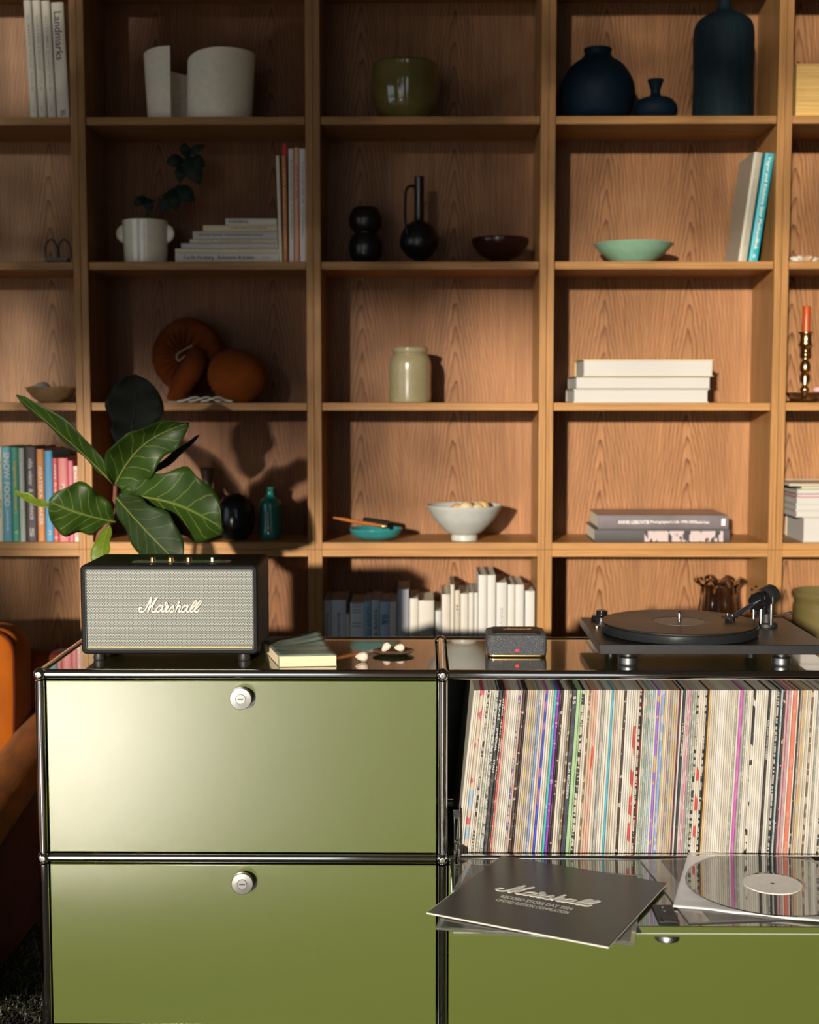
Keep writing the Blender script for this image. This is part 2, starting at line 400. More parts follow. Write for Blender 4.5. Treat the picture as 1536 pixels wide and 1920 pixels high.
for x in (-W,0,W):
    for y in (0,D):
        for z in (ZT,ZM,ZB):
            b_=link('ball_joint',bm_,cab,(x,y,z))
            if y==0: link('socket_screw',scm,b_,(0,-.0118,0))
for x in (-W,0,W):
    for y in (0,D): obj('foot',MB().lathe([(.016,.0037),(.016,.008),(.006,.010),(.006,.03)],20,(x,y,.0)),black,cab)
g=.0115; ZTOP=.7315
for k,(x0,x1) in enumerate(((-W,0),(0,W))):
    obj('top_panel',MB().box(x0+g,x1-g,g,D-g,ZTOP-.004,ZTOP),green_g,cab,bev=.001,seg=2)
    obj('middle_panel',MB().box(x0+g,x1-g,g,D-g,ZM-.001,ZM+.003),green_g,cab,bev=.001)
    obj('bottom_panel',MB().box(x0+g,x1-g,g,D-g,ZB-.001,ZB+.003),dark_in,cab)
    for z0,z1 in ((ZB,ZM),(ZM,ZT)):
        obj('back_sheet',MB().box(x0+g,x1-g,D-.003,D+.001,z0+g,z1-g),dark_in,cab)
for x in (-W,0,W):
    for z0,z1 in ((ZB,ZM),(ZM,ZT)):
        obj('side_sheet',MB().box(x-.001,x+.001,g,D-g,z0+g,z1-g),dark_in if x==0 else green,cab)
def knob(parent,loc,rot=(0,0,0)):
    k_=obj('knob',MB().lathe([(.011,0),(.011,.010),(.0195,.011),(.0205,.0125),(.0205,.0205),(.0195,.0215),(.0100,.0222),(.0098,.0212)],48,M=Matrix.Rotation(PI/2,4,'X')),chrome_b,parent,loc=loc,rot=rot)
    c_=obj('lock_cylinder',MB().lathe([(.0092,.0),(.0092,.0222),(.0086,.0228)],32,M=Matrix.Rotation(PI/2,4,'X')),chrome_b,k_)
    return k_
gap=.0118
def front(x0,x1,z0,z1,name='drop_front'):
    d=obj(name,MB().box(x0+gap,x1-gap,-.004,.0,z0+gap,z1-gap),green,cab,bev=.0015,seg=2); return d
d1=front(-W,0,ZM,ZT); d2=front(-W,0,ZB,ZM); d3=front(0,W,ZB,ZM)
for d,(px,py) in ((d1,(451,1311)),(d2,(454,1658))):
    p=at(px,py,-.026); k_=knob(d,(p.x,-.004,p.z))
    obj('key_slot',MB().box(-.0052,.0052,-.0236,-.0226,-.0011,.0011),black,k_)
# open flap in front of the records
FZ=.3785; fl=thing('drop_down_flap','opened olive steel flap lying level below the packed records','cabinet door',(0,0,0)) if False else cab
YF=-.335
flap=obj('open_flap',MB().box(.0135,W-.0135,YF,-.0125,FZ-.004,FZ).box(.0135,W-.0135,YF,YF+.004,FZ-.018,FZ-.004),green_g,cab,bev=.0012)
flf=obj('flap_edge',MB().box(.0135,W-.0135,YF-.0012,YF-.0002,FZ-.0175,FZ-.001),green,cab)
obj('edge_lip',MB().box(.0135,W-.0135,YF-.002,YF-.0012,FZ-.0125,FZ-.0112),mat('pale_seal',(.35,.42,.40),.3),cab)
p=atz(1247,1712,FZ+.002)
lp=obj('lock_plate',MB().box(-.017,.017,-.045,.03,0,.004).box(-.011,.011,-.052,-.028,.004,.008),black,flap,loc=(p.x,YF+.055,FZ),bev=.001)
sc_=MB().lathe([(.0028,0),(.0028,.001),(.0015,.0014)],12).mesh('screw',chrome_b)
for dy in (.0,.018): link('screw',sc_,lp,(0,dy,.004))
knob(flap,(p.x,YF+.03,FZ-.012),(PI/2,0,0))
# flap stay on the left
hm=MB(); hx=.0265
hm.box(hx-.005,hx-.003,-.008,.004,.385,.455).box(hx+.003,hx+.005,-.008,.004,.385,.455).box(hx-.006,hx+.006,-.004,.01,.452,.470).box(hx-.003,hx+.003,-.01,.0,.405,.412)
hm.box(hx-.004,hx+.004,-.055,-.0125,.3786,.383).box(hx-.0045,hx-.003,-.05,-.011,.3786,.402).box(hx+.003,hx+.0045,-.05,-.011,.3786,.402)
obj('flap_stay',hm,chrome,cab,bev=.0008)

# ------------------------------------------------------------------ records in the open bay
jc={}
def jm(name,c1,c2=None,sc=30,th=.5,c3=None,text_=False):
    if name in jc: return jc[name]
    m,nt,b=base('sleeve_'+name); L=nt.links
    tc=nd(nt,'ShaderNodeTexCoord'); oi=nd(nt,'ShaderNodeObjectInfo'); sp=nd(nt,'ShaderNodeSeparateXYZ'); L.new(tc.outputs['Object'],sp.inputs[0])
    cb=nd(nt,'ShaderNodeCombineXYZ'); L.new(mth(nt,'MULTIPLY',sp.outputs[2],sc),cb.inputs[2]); L.new(mth(nt,'MULTIPLY',oi.outputs['Random'],80),cb.inputs[0])
    L.new(mth(nt,'MULTIPLY',sp.outputs[0],350 if text_ else 60),cb.inputs[1])
    n=nd(nt,'ShaderNodeTexNoise'); n.inputs['Scale'].default_value=1; n.inputs['Detail'].default_value=1; L.new(cb.outputs[0],n.inputs['Vector'])
    co=(*c1,1)
    f=mth(nt,'MULTIPLY',mth(nt,'GREATER_THAN',n.outputs[0],th),1.0)
    x=mixc(nt,f,c1,c2 or tuple(v*.82 for v in c1))
    if c3:
        n2=nd(nt,'ShaderNodeTexNoise'); n2.inputs['Scale'].default_value=.55; n2.inputs['Detail'].default_value=0; L.new(cb.outputs[0],n2.inputs['Vector'])
        x=mixc(nt,mth(nt,'GREATER_THAN',n2.outputs[0],.56),x,c3)
    # worn edges
    n3=nd(nt,'ShaderNodeTexNoise'); n3.inputs['Scale'].default_value=160; L.new(tc.outputs['Object'],n3.inputs['Vector'])
    x=mixc(nt,mth(nt,'MULTIPLY',mth(nt,'GREATER_THAN',n3.outputs[0],.66),.10),x,(.6,.55,.45))
    L.new(x,b.inputs['Base Color']); b.inputs['Roughness'].default_value=.55; jc[name]=m; return m
CR=(.45,.425,.365); WH=(.485,.475,.44); BG=(.39,.36,.31); GY=(0.210,0.210,0.196); BK=(0.014,0.014,0.015)
kinds={
 'cream':(jm('cream',CR,tuple(v*.93 for v in CR),10,.58),None),
 'white':(jm('white',WH,tuple(v*.94 for v in WH),8,.6),None),
 'beige':(jm('beige',BG,tuple(v*.9 for v in BG),14,.55),None),
 'pages':(jm('pages',tuple(v*.95 for v in BG),tuple(v*1.08 for v in BG),60,.5),None),
 'black_text':(jm('black_text',BK,(.05,.05,.05),60,.6),'black record spine with white lettering'),
 'black_white':(jm('black_white',BK,(0.350,0.322,0.280),170,.47),'record spine in broken black and white patches'),
 'multi':(jm('multi',(0.385,0.315,0.245),(0.385,0.056,0.098),40,.56,(0.210,0.315,0.420)),'record spine with pink and pale blue patches'),
 'grey_text':(jm('grey_text',(0.315,0.322,0.315),(0.056,0.056,0.056),240,.57,text_=True),'grey record spine with dark lettering'),
 'red':(jm('red',(0.420,0.070,0.070),(0.434,0.210,0.189),70,.60),'red record spine'),
 'violet_dots':(jm('violet_dots',(0.350,0.329,0.308),(0.112,0.084,0.315),110,.55),'pale record spine with violet flecks'),
 'brown':(jm('brown',(0.035,0.017,0.013),(0.315,0.280,0.231),90,.62),'dark brown record spine'),
 'pink':(jm('pink',(0.385,0.252,0.210),(0.350,0.294,0.238),50,.5),'dusty pink record spine'),
 'yellow':(jm('yellow',(0.385,0.315,0.112),(0.350,0.315,0.252),60,.52),'yellowish record spine'),
 'grey':(jm('grey',GY,(0.294,0.287,0.266),40,.55),'grey record spine'),
 'blue':(jm('blue',(0.154,0.224,0.420),(0.322,0.322,0.364),60,.55),'soft blue record spine'),
 'royal':(jm('royal',(0.021,0.056,0.434),(0.245,0.105,0.385),30,.55),'royal blue record spine'),
 'teal':(jm('teal',(0.035,0.294,0.294),(0.175,0.350,0.350),50,.62),'teal record spine'),
 'purple':(jm('purple',(0.168,0.021,0.294),(0.315,0.210,0.364),150,.62),'purple record spine'),
 'black':(jm('black',BK,(0.070,0.056,0.049),50,.6),'black record spine'),
 'navy':(jm('navy',(.012,.017,.03),(.03,.035,.05),60,.6),'dark navy record spine with pale print'),
 'mint':(jm('mint',(0.231,0.350,0.189),(0.252,0.371,0.210),30,.5),'light green record spine'),
 'redtop':(jm('redtop',(0.420,0.245,0.210),(0.434,0.049,0.021),9,.53),'record spine half red half pale pink'),
 'cyan':(jm('cyan',(0.021,0.294,0.434),(0.035,0.315,0.455),20,.5),'bright cyan record spine'),
 'darkred':(jm('darkred',(0.140,0.014,0.014),(0.021,0.014,0.014),70,.5),'dark red and black record spine'),
 'greenish':(jm('greenish',(0.196,0.315,0.231),(0.350,0.364,0.315),60,.5),'faded green record spine'),
 'paleblue':(jm('paleblue',(0.294,0.364,0.385),(0.175,0.315,0.364),80,.55),'pale blue record spine'),
 'violet':(jm('violet',(0.196,0.098,0.434),(0.385,0.245,0.140),60,.6),'violet and orange record spine'),
 'lilac':(jm('lilac',(0.280,0.245,0.280),(0.315,0.266,0.210),90,.5),'lilac grey record spine'),
 'maroon':(jm('maroon',(0.084,0.014,0.035),(0.035,0.014,0.042),30,.5),'maroon record spine'),
 'rose':(jm('rose',(0.420,0.210,0.266),(0.420,0.336,0.322),60,.52),'rose pink record spine'),
 'greygreen':(jm('greygreen',(0.231,0.252,0.217),(0.336,0.336,0.294),100,.52),'grey green record spine'),
 'redwhite':(jm('redwhite',(0.420,0.385,0.336),(0.406,0.035,0.035),25,.53),'white record spine with red blocks'),
 'orange':(jm('orange',(0.490,0.252,0.042),(0.476,0.294,0.105),30,.5),'thin orange record spine'),
 'magenta':(jm('magenta',(0.364,0.070,0.294),(0.385,0.112,0.315),30,.55),'magenta record spine'),
 'blocks':(jm('blocks',(0.434,0.420,0.364),BK,50,.5),'record spine of black and white blocks'),
 'coral':(jm('coral',(0.420,0.119,0.077),(0.434,0.168,0.126),60,.6),'coral red record spine'),
 'mauve':(jm('mauve',(0.350,0.189,0.217),(0.322,0.245,0.245),90,.55),'mauve record spine'),
 'peach':(jm('peach',(0.420,0.266,0.175),(0.385,0.315,0.245),60,.55),'peach coloured record spine'),
 'brownedge':(jm('brownedge',(0.140,0.084,0.042),(0.350,0.294,0.210),80,.55),'brown and cream record spine')}
order=[]  # (right edge px at the top, kind)
A5=[(462,'cream'),(476,'cream'),(492,'cream'),(520,'multi'),(538,'cream'),(548,'white'),(562,'black_white'),(578,'cream'),(598,'greygreen'),(610,'cream'),(634,'grey_text'),(662,'black_text'),(680,'black_text'),(694,'red'),(712,'pink'),(724,'beige'),(740,'white'),(756,'cream'),(770,'white'),(786,'cream'),(800,'violet_dots'),(816,'pink'),(836,'brown'),(852,'black'),(866,'pink'),(880,'beige'),(896,'yellow'),(912,'lilac'),(926,'beige'),(942,'grey'),(958,'blue'),(974,'cream'),(990,'pink'),(1006,'royal'),(1022,'cream'),(1038,'white'),(1054,'beige'),(1074,'teal'),(1096,'purple'),(1110,'black'),(1126,'brown'),(1144,'cream'),(1160,'cream'),(1174,'grey'),(1190,'brownedge'),(1226,'navy'),(1252,'mint'),(1264,'mint'),(1286,'black_white'),(1300,'cream'),(1318,'cream'),(1330,'brownedge'),(1348,'pink'),(1366,'peach'),(1384,'redtop'),(1402,'cream'),(1418,'beige'),(1442,'grey'),(1456,'cream'),(1472,'white'),(1490,'cream'),(1504,'cyan'),(1520,'beige'),(1534,'pink')]
A6=[(30,'cream'),(48,'cream'),(66,'beige'),(84,'brown'),(100,'white'),(116,'white'),(132,'white'),(148,'cream'),(166,'redwhite'),(184,'beige'),(198,'black_white'),(212,'darkred'),(226,'cream'),(240,'greenish'),(258,'grey'),(272,'paleblue'),(286,'beige'),(302,'paleblue'),(318,'cream'),(336,'violet'),(350,'beige'),(376,'blue'),(388,'yellow'),(402,'cream'),(418,'pink'),(434,'grey'),(452,'lilac'),(468,'yellow'),(484,'pink'),(496,'maroon'),(510,'cream'),(530,'navy'),(544,'beige'),(556,'rose'),(572,'rose'),(588,'grey'),(604,'greygreen'),(620,'greygreen'),(636,'black_white'),(650,'cream'),(668,'redwhite'),(682,'cream'),(696,'black_white'),(710,'black'),(722,'orange'),(740,'beige'),(756,'pages'),(772,'pages'),(788,'cream'),(804,'white'),(820,'white'),(836,'white'),(852,'cream'),(868,'cream'),(884,'beige'),(898,'pages'),(914,'cream'),(930,'greygreen'),(946,'cream'),(970,'magenta'),(990,'grey'),(1004,'greygreen'),(1018,'cream'),(1032,'white'),(1048,'beige'),(1066,'blocks'),(1082,'white'),(1098,'cream'),(1114,'white'),(1130,'cream'),(1146,'white'),(1160,'beige'),(1180,'black_text'),(1196,'cream'),(1212,'white'),(1228,'grey'),(1242,'black_white'),(1258,'black'),(1274,'paleblue'),(1292,'brown'),(1312,'mauve'),(1334,'mauve'),(1348,'cream'),(1380,'coral'),(1392,'cream'),(1404,'brown'),(1418,'grey'),(1434,'peach'),(1448,'yellow'),(1462,'cream'),(1476,'beige'),(1490,'cream'),(1504,'brownedge'),(1520,'white'),(1536,'cream')]
order=[(780+x/4.042,k_) for x,k_ in A5]+[(1156+x/4.042,k_) for x,k_ in A6]
x_=order[-1][0]
for k_ in ('grey','cream','white','beige','black_white','cream','cream','pink','white','cream','blue','cream'): x_+=4.2; order.append((x_,k_))
RY=.0145; H=.315
meshes={}
def jacket(th,mt,key):
    if key in meshes: return meshes[key]
    r=th/2; e=min(r*.6,.0011)
    pts=[(e,0),(th-e,0),(th,e*1.2),(th,H),(0,H),(0,e*1.2)]     # plan outline, spine at y=0
    meshes[key]=MB().prism(pts,0,H).mesh('record',[mt],sharp=30); return meshes[key]
prev=at(889,1287,RY).x; cnt={}; rl=[]
rest_bits={'near the left end of the row':(0,980),'left of the middle of the row':(980,1150),'in the middle of the row':(1150,1320),'right of the middle of the row':(1320,1440),'near the right end of the row':(1440,2000)}
for i,(px,kd) in enumerate(order):
    xt=at(px,1287,RY).x; th=max(xt-prev-.00015,.0022)
    u=min(1,max(0,(px-889)/300)); ang=R(6.0*(1-u)+2.4*u)
    q=round(th*2500)/2500 if th<.0088 else th; q=min(q,th)
    me=jacket(q,kinds[kd][0],(round(q,5),kd))
    dz=rnd.uniform(0,.0012); dy=rnd.uniform(-.0012,.0018)
    xb=prev-(H+0)*math.sin(ang)
    rl.append([me,(xb,RY+.0005+max(dy,-.0008),.3785),ang,px,kd]); prev=xt
SN={'black_text':'black record with white lettering','black_white':'black and white speckled record','multi':'pink and blue patched record','grey_text':'grey record with dark letters','brown':'dark brown record','navy':'navy record with pale print','redtop':'half red, half pink record','darkred':'dark red and black record','violet_dots':'violet flecked record','blocks':'black and white block record','redwhite':'white record with red blocks','brownedge':'brown edged record','pink':'dusty pink record','rose':'rose pink record','black':'plain black record','mint':'light green record','cyan':'bright cyan record','royal':'royal blue record','blue':'soft blue record','paleblue':'pale blue record','greenish':'faded green record','greygreen':'grey green record','violet':'violet and orange record','lilac':'lilac grey record','coral':'coral red record','peach':'peach record','mauve':'mauve record','orange':'thin orange record'}
regs=(('far left',940),('left part',1060),('centre left',1170),('centre',1270),('centre right',1370),('right part',1450),('far right',9999))
keep=[r for r in rl if r[1][0]+.01<=W-.012]
ORD=['','second ','third ','fourth ','fifth ','sixth ']
tot={}
def reg(px): return [n for n,m_ in regs if px<m_][0]
dist=[]
for r in keep:
    me,loc,ang,px,kd=r
    if kinds[kd][1]: k2=(SN.get(kd,kd.replace('_',' ')+' record'),reg(px)); tot[k2]=tot.get(k2,0)+1
inkw_=mat('spine_white',(.5,.5,.46),.5,var=0); bt={}; seen={}; run={}; last='the empty gap at the left'
for me,loc,ang,px,kd in keep:
    o=link('vinyl_record',me,None,(loc[0],loc[1],loc[2]+.0003+.0045*math.sin(ang)),(0,ang,0))
    if kinds[kd][1]:
        k2=(SN.get(kd,kd.replace('_',' ')+' record'),reg(px)); n=seen.get(k2,0); seen[k2]=n+1
        pre=('first ' if n==0 and tot[k2]>1 else ORD[n]); lab='%s%s from the left in the row\'s %s'%(pre,k2[0],k2[1]) if tot[k2]>1 else '%s in the %s of the packed row'%(k2[0],k2[1])
        last='the %s%s, %s'%(pre,k2[0],k2[1]); run={}
    else:
        d={'cream':'cream','white':'off-white','beige':'beige','pages':'striped'}[kd]; n=run.get(d,0); run[d]=n+1
        lab='%s%s sleeve right of %s'%(ORD[n] if n else 'first ',d,last)
    tag(o,lab,'record','vinyl records packed upright in the open bay')
    wd=me.vertices[1].co.x+me.vertices[0].co.x
    if kd in ('black_text','navy'):
        n_=bt.get(kd,0); bt[kd]=n_+1
        for (tx,fr,ln_,hh) in ({'black_text':[[('MLP-55',.12,.12,.5),('IMPERIAL',.30,.14,.5),('STAD',.46,.08,.5)],[('STEREO  MLP-55',.16,.22,.5),('IMPERIAL',.36,.14,.5),('STAD',.50,.08,.5)],[('ROCK N ROLL ANIMAL - LOU REED',.30,.24,.55)]],'navy':[[('BLUES RECORDINGS',.55,.22,.5),('55',.06,.05,.6)],[('LIVE AT HOME',.3,.2,.5)]]}[kd][min(n_,2 if kd=='black_text' else 1)]):
            text(tx,ln_*H,hh*wd,inkw_,o,frame((wd/2,-.0004,H*(1-fr)),(0,0,-1),(1,0,0)))

# ------------------------------------------------------------------ large speaker
p0=at(153,1228,.085); SWd=.3405; SH=.173; SDp=.185; zb=ZTOP+.0145
spk=thing('speaker','large black amplifier-style speaker with silver woven grille and script logo','speaker',(p0.x,.085,zb))
def rbox(mb,x0,x1,y0,y1,z0,z1,r,n=6,mi=0):  # rounded in the xz plane
    pts=[]
    for cx,cz,a0 in ((x1-r,z1-r,0),(x0+r,z1-r,90),(x0+r,z0+r,180),(x1-r,z0+r,270)):
        for k in range(n+1): a=R(a0+90*k/n); pts.append((cx+r*math.cos(a),cz+r*math.sin(a)))
    N=len(pts); vs=[(x,y0,z) for x,z in pts]+[(x,y1,z) for x,z in pts]
    mb.add(vs,[tuple(range(N)),tuple(range(N,2*N))[::-1]]+[(i,N+i,N+(i+1)%N,(i+1)%N) for i in range(N)],mi); return mb
body=MB(); r=.010; b2=.0085
def ring_xz(x0,x1,z0,z1,r,n=6):
    pts=[]
    for cx,cz,a0 in ((x1-r,z1-r,0),(x0+r,z1-r,90),(x0+r,z0+r,180),(x1-r,z0+r,270)):
        for k in range(n+1): a=R(a0+90*k/n); pts.append((cx+r*math.cos(a),cz+r*math.sin(a)))
    return pts
outer=ring_xz(0,SWd,0,SH,r); inner=ring_xz(b2,SWd-b2,b2,SH-b2,.004); N=len(outer)
vs=[];rings=[(outer,.003),(outer,SDp-.004),(ring_xz(.003,SWd-.003,.003,SH-.003,r-.002),SDp)]
R0=[(ring_xz(.003,SWd-.003,.003,SH-.003,r-.002),0.0),(inner,.0),(inner,.008)]
seq=[R0[2],R0[1],R0[0],rings[0],rings[1],rings[2]]
for rg,y in seq: vs+=[(x,y,z) for x,z in rg]
fs=[(j*N+i,(j+1)*N+i,(j+1)*N+(i+1)%N,j*N+(i+1)%N) for j in range(5) for i in range(N)]
fs.append(tuple(range(N))); fs.append(tuple(5*N+i for i in range(N))[::-1])
body.add(vs,fs); obj('cabinet_shell',body,vinyl,spk,bev=0)
# grille cloth material
m,nt,b=base('woven_grille'); L=nt.links
tc=nd(nt,'ShaderNodeTexCoord'); sp=nd(nt,'ShaderNodeSeparateXYZ'); L.new(tc.outputs['Object'],sp.inputs[0])
zr=mth(nt,'MULTIPLY',sp.outputs[2],1/.0028); row=mth(nt,'FLOOR',zr); zf=mth(nt,'FRACT',zr)
xr=mth(nt,'ADD',mth(nt,'MULTIPLY',sp.outputs[0],1/.0052),mth(nt,'MULTIPLY',row,.5)); xf=mth(nt,'FRACT',xr)
dash=mth(nt,'MULTIPLY',mth(nt,'LESS_THAN',xf,.68),mth(nt,'MULTIPLY',mth(nt,'GREATER_THAN',zf,.22),mth(nt,'LESS_THAN',zf,.78)))
L.new(mixc(nt,dash,(.022,.023,.018),(.33,.37,.34)),b.inputs['Base Color']); b.inputs['Roughness'].default_value=.45
bp=nd(nt,'ShaderNodeBump'); bp.inputs['Strength'].default_value=.5; bp.inputs['Distance'].default_value=.0008; L.new(dash,bp.inputs['Height']); L.new(bp.outputs[0],b.inputs['Normal'])
obj('grille',MB().box(b2+.0005,SWd-b2-.0005,.0035,.0078,b2+.0005,SH-b2-.0005),m,spk,bev=.0015)
obj('piping',MB().tube([(x,.0022,z) for x,z in ring_xz(b2+.001,SWd-b2-.001,b2+.001,SH-b2-.001,.004)],.0013,8,closed=True),mat('grey_piping',(.09,.10,.095),.5),spk)
obj('brass_strip',MB().box(b2+.004,SWd-b2-.003,.0005,.0036,.0125,.0158),brass,spk,bev=.0006)
logo_w=mat('logo_white',(.80,.72,.58),.35); lg=at(319,1134,.085)
L_=frame((lg.x-p0.x,.002,lg.z-zb),(1,0,0),(0,0,1))
logo(.1205,brass,spk,frame((lg.x-p0.x,.0027,lg.z-zb),(1,0,0),(0,0,1)),19,'logo_backing')
logo(.1205,logo_w,spk,frame((lg.x-p0.x,.0005,lg.z-zb),(1,0,0),(0,0,1)),12)
obj('control_panel',MB().box(.09,SWd-.06,.045,.075,SH-.0005,SH+.0008),black_g,spk)
for u in (302,335,368):
    q=atz(u,1043,ZTOP+.0145+SH); kx=q.x-p0.x
    kb=obj('knob',MB().lathe([(.0062,0),(.0060,.007),(.0050,.0078)],24,(kx,.06,SH+.0005)),brass,spk,bev=0)
obj('toggle_switch',MB().box(-.0025,.0025,-.002,.002,0,.008),chrome_b,spk,loc=(atz(414,1040,zb+SH).x-p0.x,.06,SH),bev=.0006)
for fx in (.03,SWd-.03):
    for fy in (.02,SDp-.02): obj('foot',MB().lathe([(.011,-.0142),(.012,-.010),(.010,0.0005)],20,(fx,fy,0)),black,spk)

# ------------------------------------------------------------------ small speaker
q=at(970,1232,.13)
ss=thing('small_speaker','small black leather-grained portable speaker with gold trim and a red light','speaker',(q.x,.13,ZTOP+.0002))
def rslab(w_,d_,h_,r,e=.006,n=8,z0=0,tap=1):
    """slab rounded in plan with softened top and bottom"""
    mb=MB(); rings=[]
    for ins,z in ((e,z0),(e*.3,z0+e*.3),(0,z0+e),(0,z0+h_-e),(e*.3,z0+h_-e*.3),(e,z0+h_)):
        pts=[]
        for cx,cy,a0 in ((w_/2-r,d_-r,0),(-w_/2+r,d_-r,90),(-w_/2+r,r,180),(w_/2-r,r,270)):
            for k in range(n+1): a=R(a0+90*k/n); rr=max(r-ins,.0005); pts.append((cx+rr*math.cos(a),cy+rr*math.sin(a),z))
        rings.append(pts)
    N=len(rings[0]); vs=[v for rg in rings for v in rg]
    fs=[(j*N+i,j*N+(i+1)%N,(j+1)*N+(i+1)%N,(j+1)*N+i) for j in range(5) for i in range(N)]
    fs+= [tuple(range(N))[::-1],tuple(5*N+i for i in range(N))]
    mb.add(vs,fs); return mb
m2=mat('perforated_black',(.06,.066,.078),.42,spec=.6,bump=1.0,bs=900,var=0.12,vs=500,speck=((.38,.38,.38),650,.62))
obj('body',rslab(.117,.098,.041,.014,.005,z0=.004),m2,ss)
obj('gold_trim',rslab(.1155,.0965,.0052,.0135,.0012,z0=.0008).box(-.05,.05,.02,.08,0,.0015),brass,ss,loc=(0,.002,0))
obj('top_pad',rslab(.094,.078,.003,.010,.0012,z0=.0445),mat('top_pad_black',(.010,.010,.011),.5),ss,loc=(0,.010,0))
logo(.056,mat('gold_print',(.75,.48,.2),.4,.3,var=0),ss,frame((.004,.056,.0482),(1,0,0),(0,1,0)),24)
obj('red_light',MB().box(-.003,.003,-.0012,.001,.013,.017),mat('red_led',(1,.02,.03),.3,emit=1.2,var=0),ss,loc=(0,0,0))

# ------------------------------------------------------------------ turntable
tx0=at(1125,1207,.02).x; TW=.425; TDp=.32; TZ0,TZ1=.760,.778
tt_=thing('turntable','black record player with a record on its platter','turntable',(tx0,.02,0))
plm=mat('satin_black_plinth',(.010,.010,.012),.32,spec=.4,var=.15,vs=1200,bump=.2,bs=1500)
obj('plinth',MB().box(0,TW,0,TDp,TZ0,TZ1),plm,tt_,bev=.001)
for fx in (.060,TW-.075):
    for fy in (.045,TDp-.04):
        obj('foot',MB().lathe([(.0170,ZTOP),(.0185,ZTOP+.002),(.0185,ZTOP+.0035),(.0172,ZTOP+.004),(.0185,ZTOP+.0045),(.0185,ZTOP+.015),(.0165,ZTOP+.017),(.012,ZTOP+.019),(.014,TZ0)],32,(fx,fy,0)),mat('foot_metal',(.35,.36,.38),.35,1,var=0),tt_)
cpt=atz(1275,1166,.80); px_,py_=cpt.x-tx0,.155-.02
pm=mat('platter_black',(.03,.035,.04),.28,.6)
obj('platter',MB().lathe([(.145,.7795),(.151,.7805),(.152,.783),(.152,.7955),(.1505,.797),(.145,.797)],96,(px_,py_,0)),pm,tt_)
obj('slipmat',MB().lathe([(.146,.797),(.146,.7985)],64,(px_,py_,0)),black,tt_)
def vinyl_mat(name,c=(.018,.015,.011),rough=.14,bs=.35,spec=.7):
    m,nt,b=base(name); L=nt.links
    tc=nd(nt,'ShaderNodeTexCoord'); ln=nd(nt,'ShaderNodeVectorMath',operation='LENGTH'); 
    sp=nd(nt,'ShaderNodeSeparateXYZ'); L.new(tc.outputs['Object'],sp.inputs[0]); cb=nd(nt,'ShaderNodeCombineXYZ'); L.new(sp.outputs[0],cb.inputs[0]); L.new(sp.outputs[1],cb.inputs[1])
    L.new(cb.outputs[0],ln.inputs[0]); r_=ln.outputs['Value']
    s=mth(nt,'SINE',mth(nt,'MULTIPLY',r_,5200)); n=nd(nt,'ShaderNodeTexNoise'); n.noise_dimensions='1D'; n.inputs['Scale'].default_value=160; L.new(r_,n.inputs['W'])
    h=mth(nt,'MULTIPLY',s,n.outputs[0]); bp=nd(nt,'ShaderNodeBump'); bp.inputs['Strength'].default_value=bs; bp.inputs['Distance'].default_value=.0003
    L.new(h,bp.inputs['Height']); L.new(bp.outputs[0],b.inputs['Normal'])
    f=mth(nt,'GREATER_THAN',n.outputs[0],.6)
    L.new(mixc(nt,mth(nt,'MULTIPLY',f,.5),c,tuple(v*2 for v in c)),b.inputs['Base Color'])
    b.inputs['Roughness'].default_value=rough; b.inputs['Specular IOR Level'].default_value=spec; return m
lpo=tag(obj('vinyl_record',MB().lathe([(.1495,0),(.151,.0006),(.151,.0012),(.1495,.0020),(.149,.0020),(.0565,.0020),(.056,.0020),(.054,.0014),(.0001,.0014)],128),vinyl_mat('played_vinyl',(.028,.024,.013),.32,.35,.25),loc=(tx0+px_,.02+py_,.7987)),'black record lying on the turntable platter','record')
obj('label',MB().lathe([(.050,.0014),(.050,.00185),(.0005,.00185)],64),mat('grey_label',(.10,.10,.085),.35,var=.1,vs=90),lpo)
text('SIDE A',.022,.004,mat('grey_print',(.35,.35,.32),.5),lpo,frame((-.022,.018,.0022),(1,0,0),(0,1,0)))
text('33 RPM',.030,.004,mat('grey_print',(.35,.35,.32),.5),lpo,frame((.010,-.022,.0022),(1,0,0),(0,1,0))) if False else None
obj('spindle',MB().lathe([(.0034,.797),(.0034,.817),(.002,.820),(.0003,.821)],20,(px_,py_,0)),chrome,tt_)
# motor and pulley at the back left
mq=atz(1140,1152,.79); obj('pulley',MB().lathe([(.022,.778),(.022,.786),(.018,.788),(.012,.788),(.012,.797),(.010,.798)],32,(mq.x-tx0-.012,TDp-.03,0)),black_g,tt_)
obj('speed_button',MB().lathe([(.007,.778),(.007,.781),(.005,.782)],20,(.02,.20,0)),chrome_b,tt_)
# tonearm
def L3(px,py,Y): v=at(px,py,Y); return Vector((v.x-tx0,v.y-.02,v.z))
YA=.26
base_p=L3(1437,1166,.235); bx,by=base_p.x,.215
obj('arm_base',MB().lathe([(.022,TZ1),(.022,.784),(.019,.786),(.0125,.786),(.0125,.804),(.010,.806)],40,(bx,by,0)),black,tt_)
for dx,dy,hh in ((-.014,-.012,.832),(.004,-.022,.825),(-.026,.0,.830)):
    obj('arm_post',MB().lathe([(.0034,.784),(.0034,hh),(.0030,hh+.001)],16,(bx+dx,by+dy,0)),chrome_b,tt_)
hc=L3(1424,1126,.235); 
arm_dir=(L3(1377,1153,.175)-hc)
ad=arm_dir.normalized(); Mh=frame(hc,ad.cross(Vector((0,0,1))).normalized()*-1,Vector((0,0,1)))
ax=Vector(ad); rotM=ax.to_track_quat('Z','Y').to_matrix().to_4x4()
obj('bearing_housing',MB().lathe([(.013,-.014),(.018,-.012),(.018,.012),(.016,.015),(.009,.015)],40,tuple(hc),M=rotM),black_g,tt_)
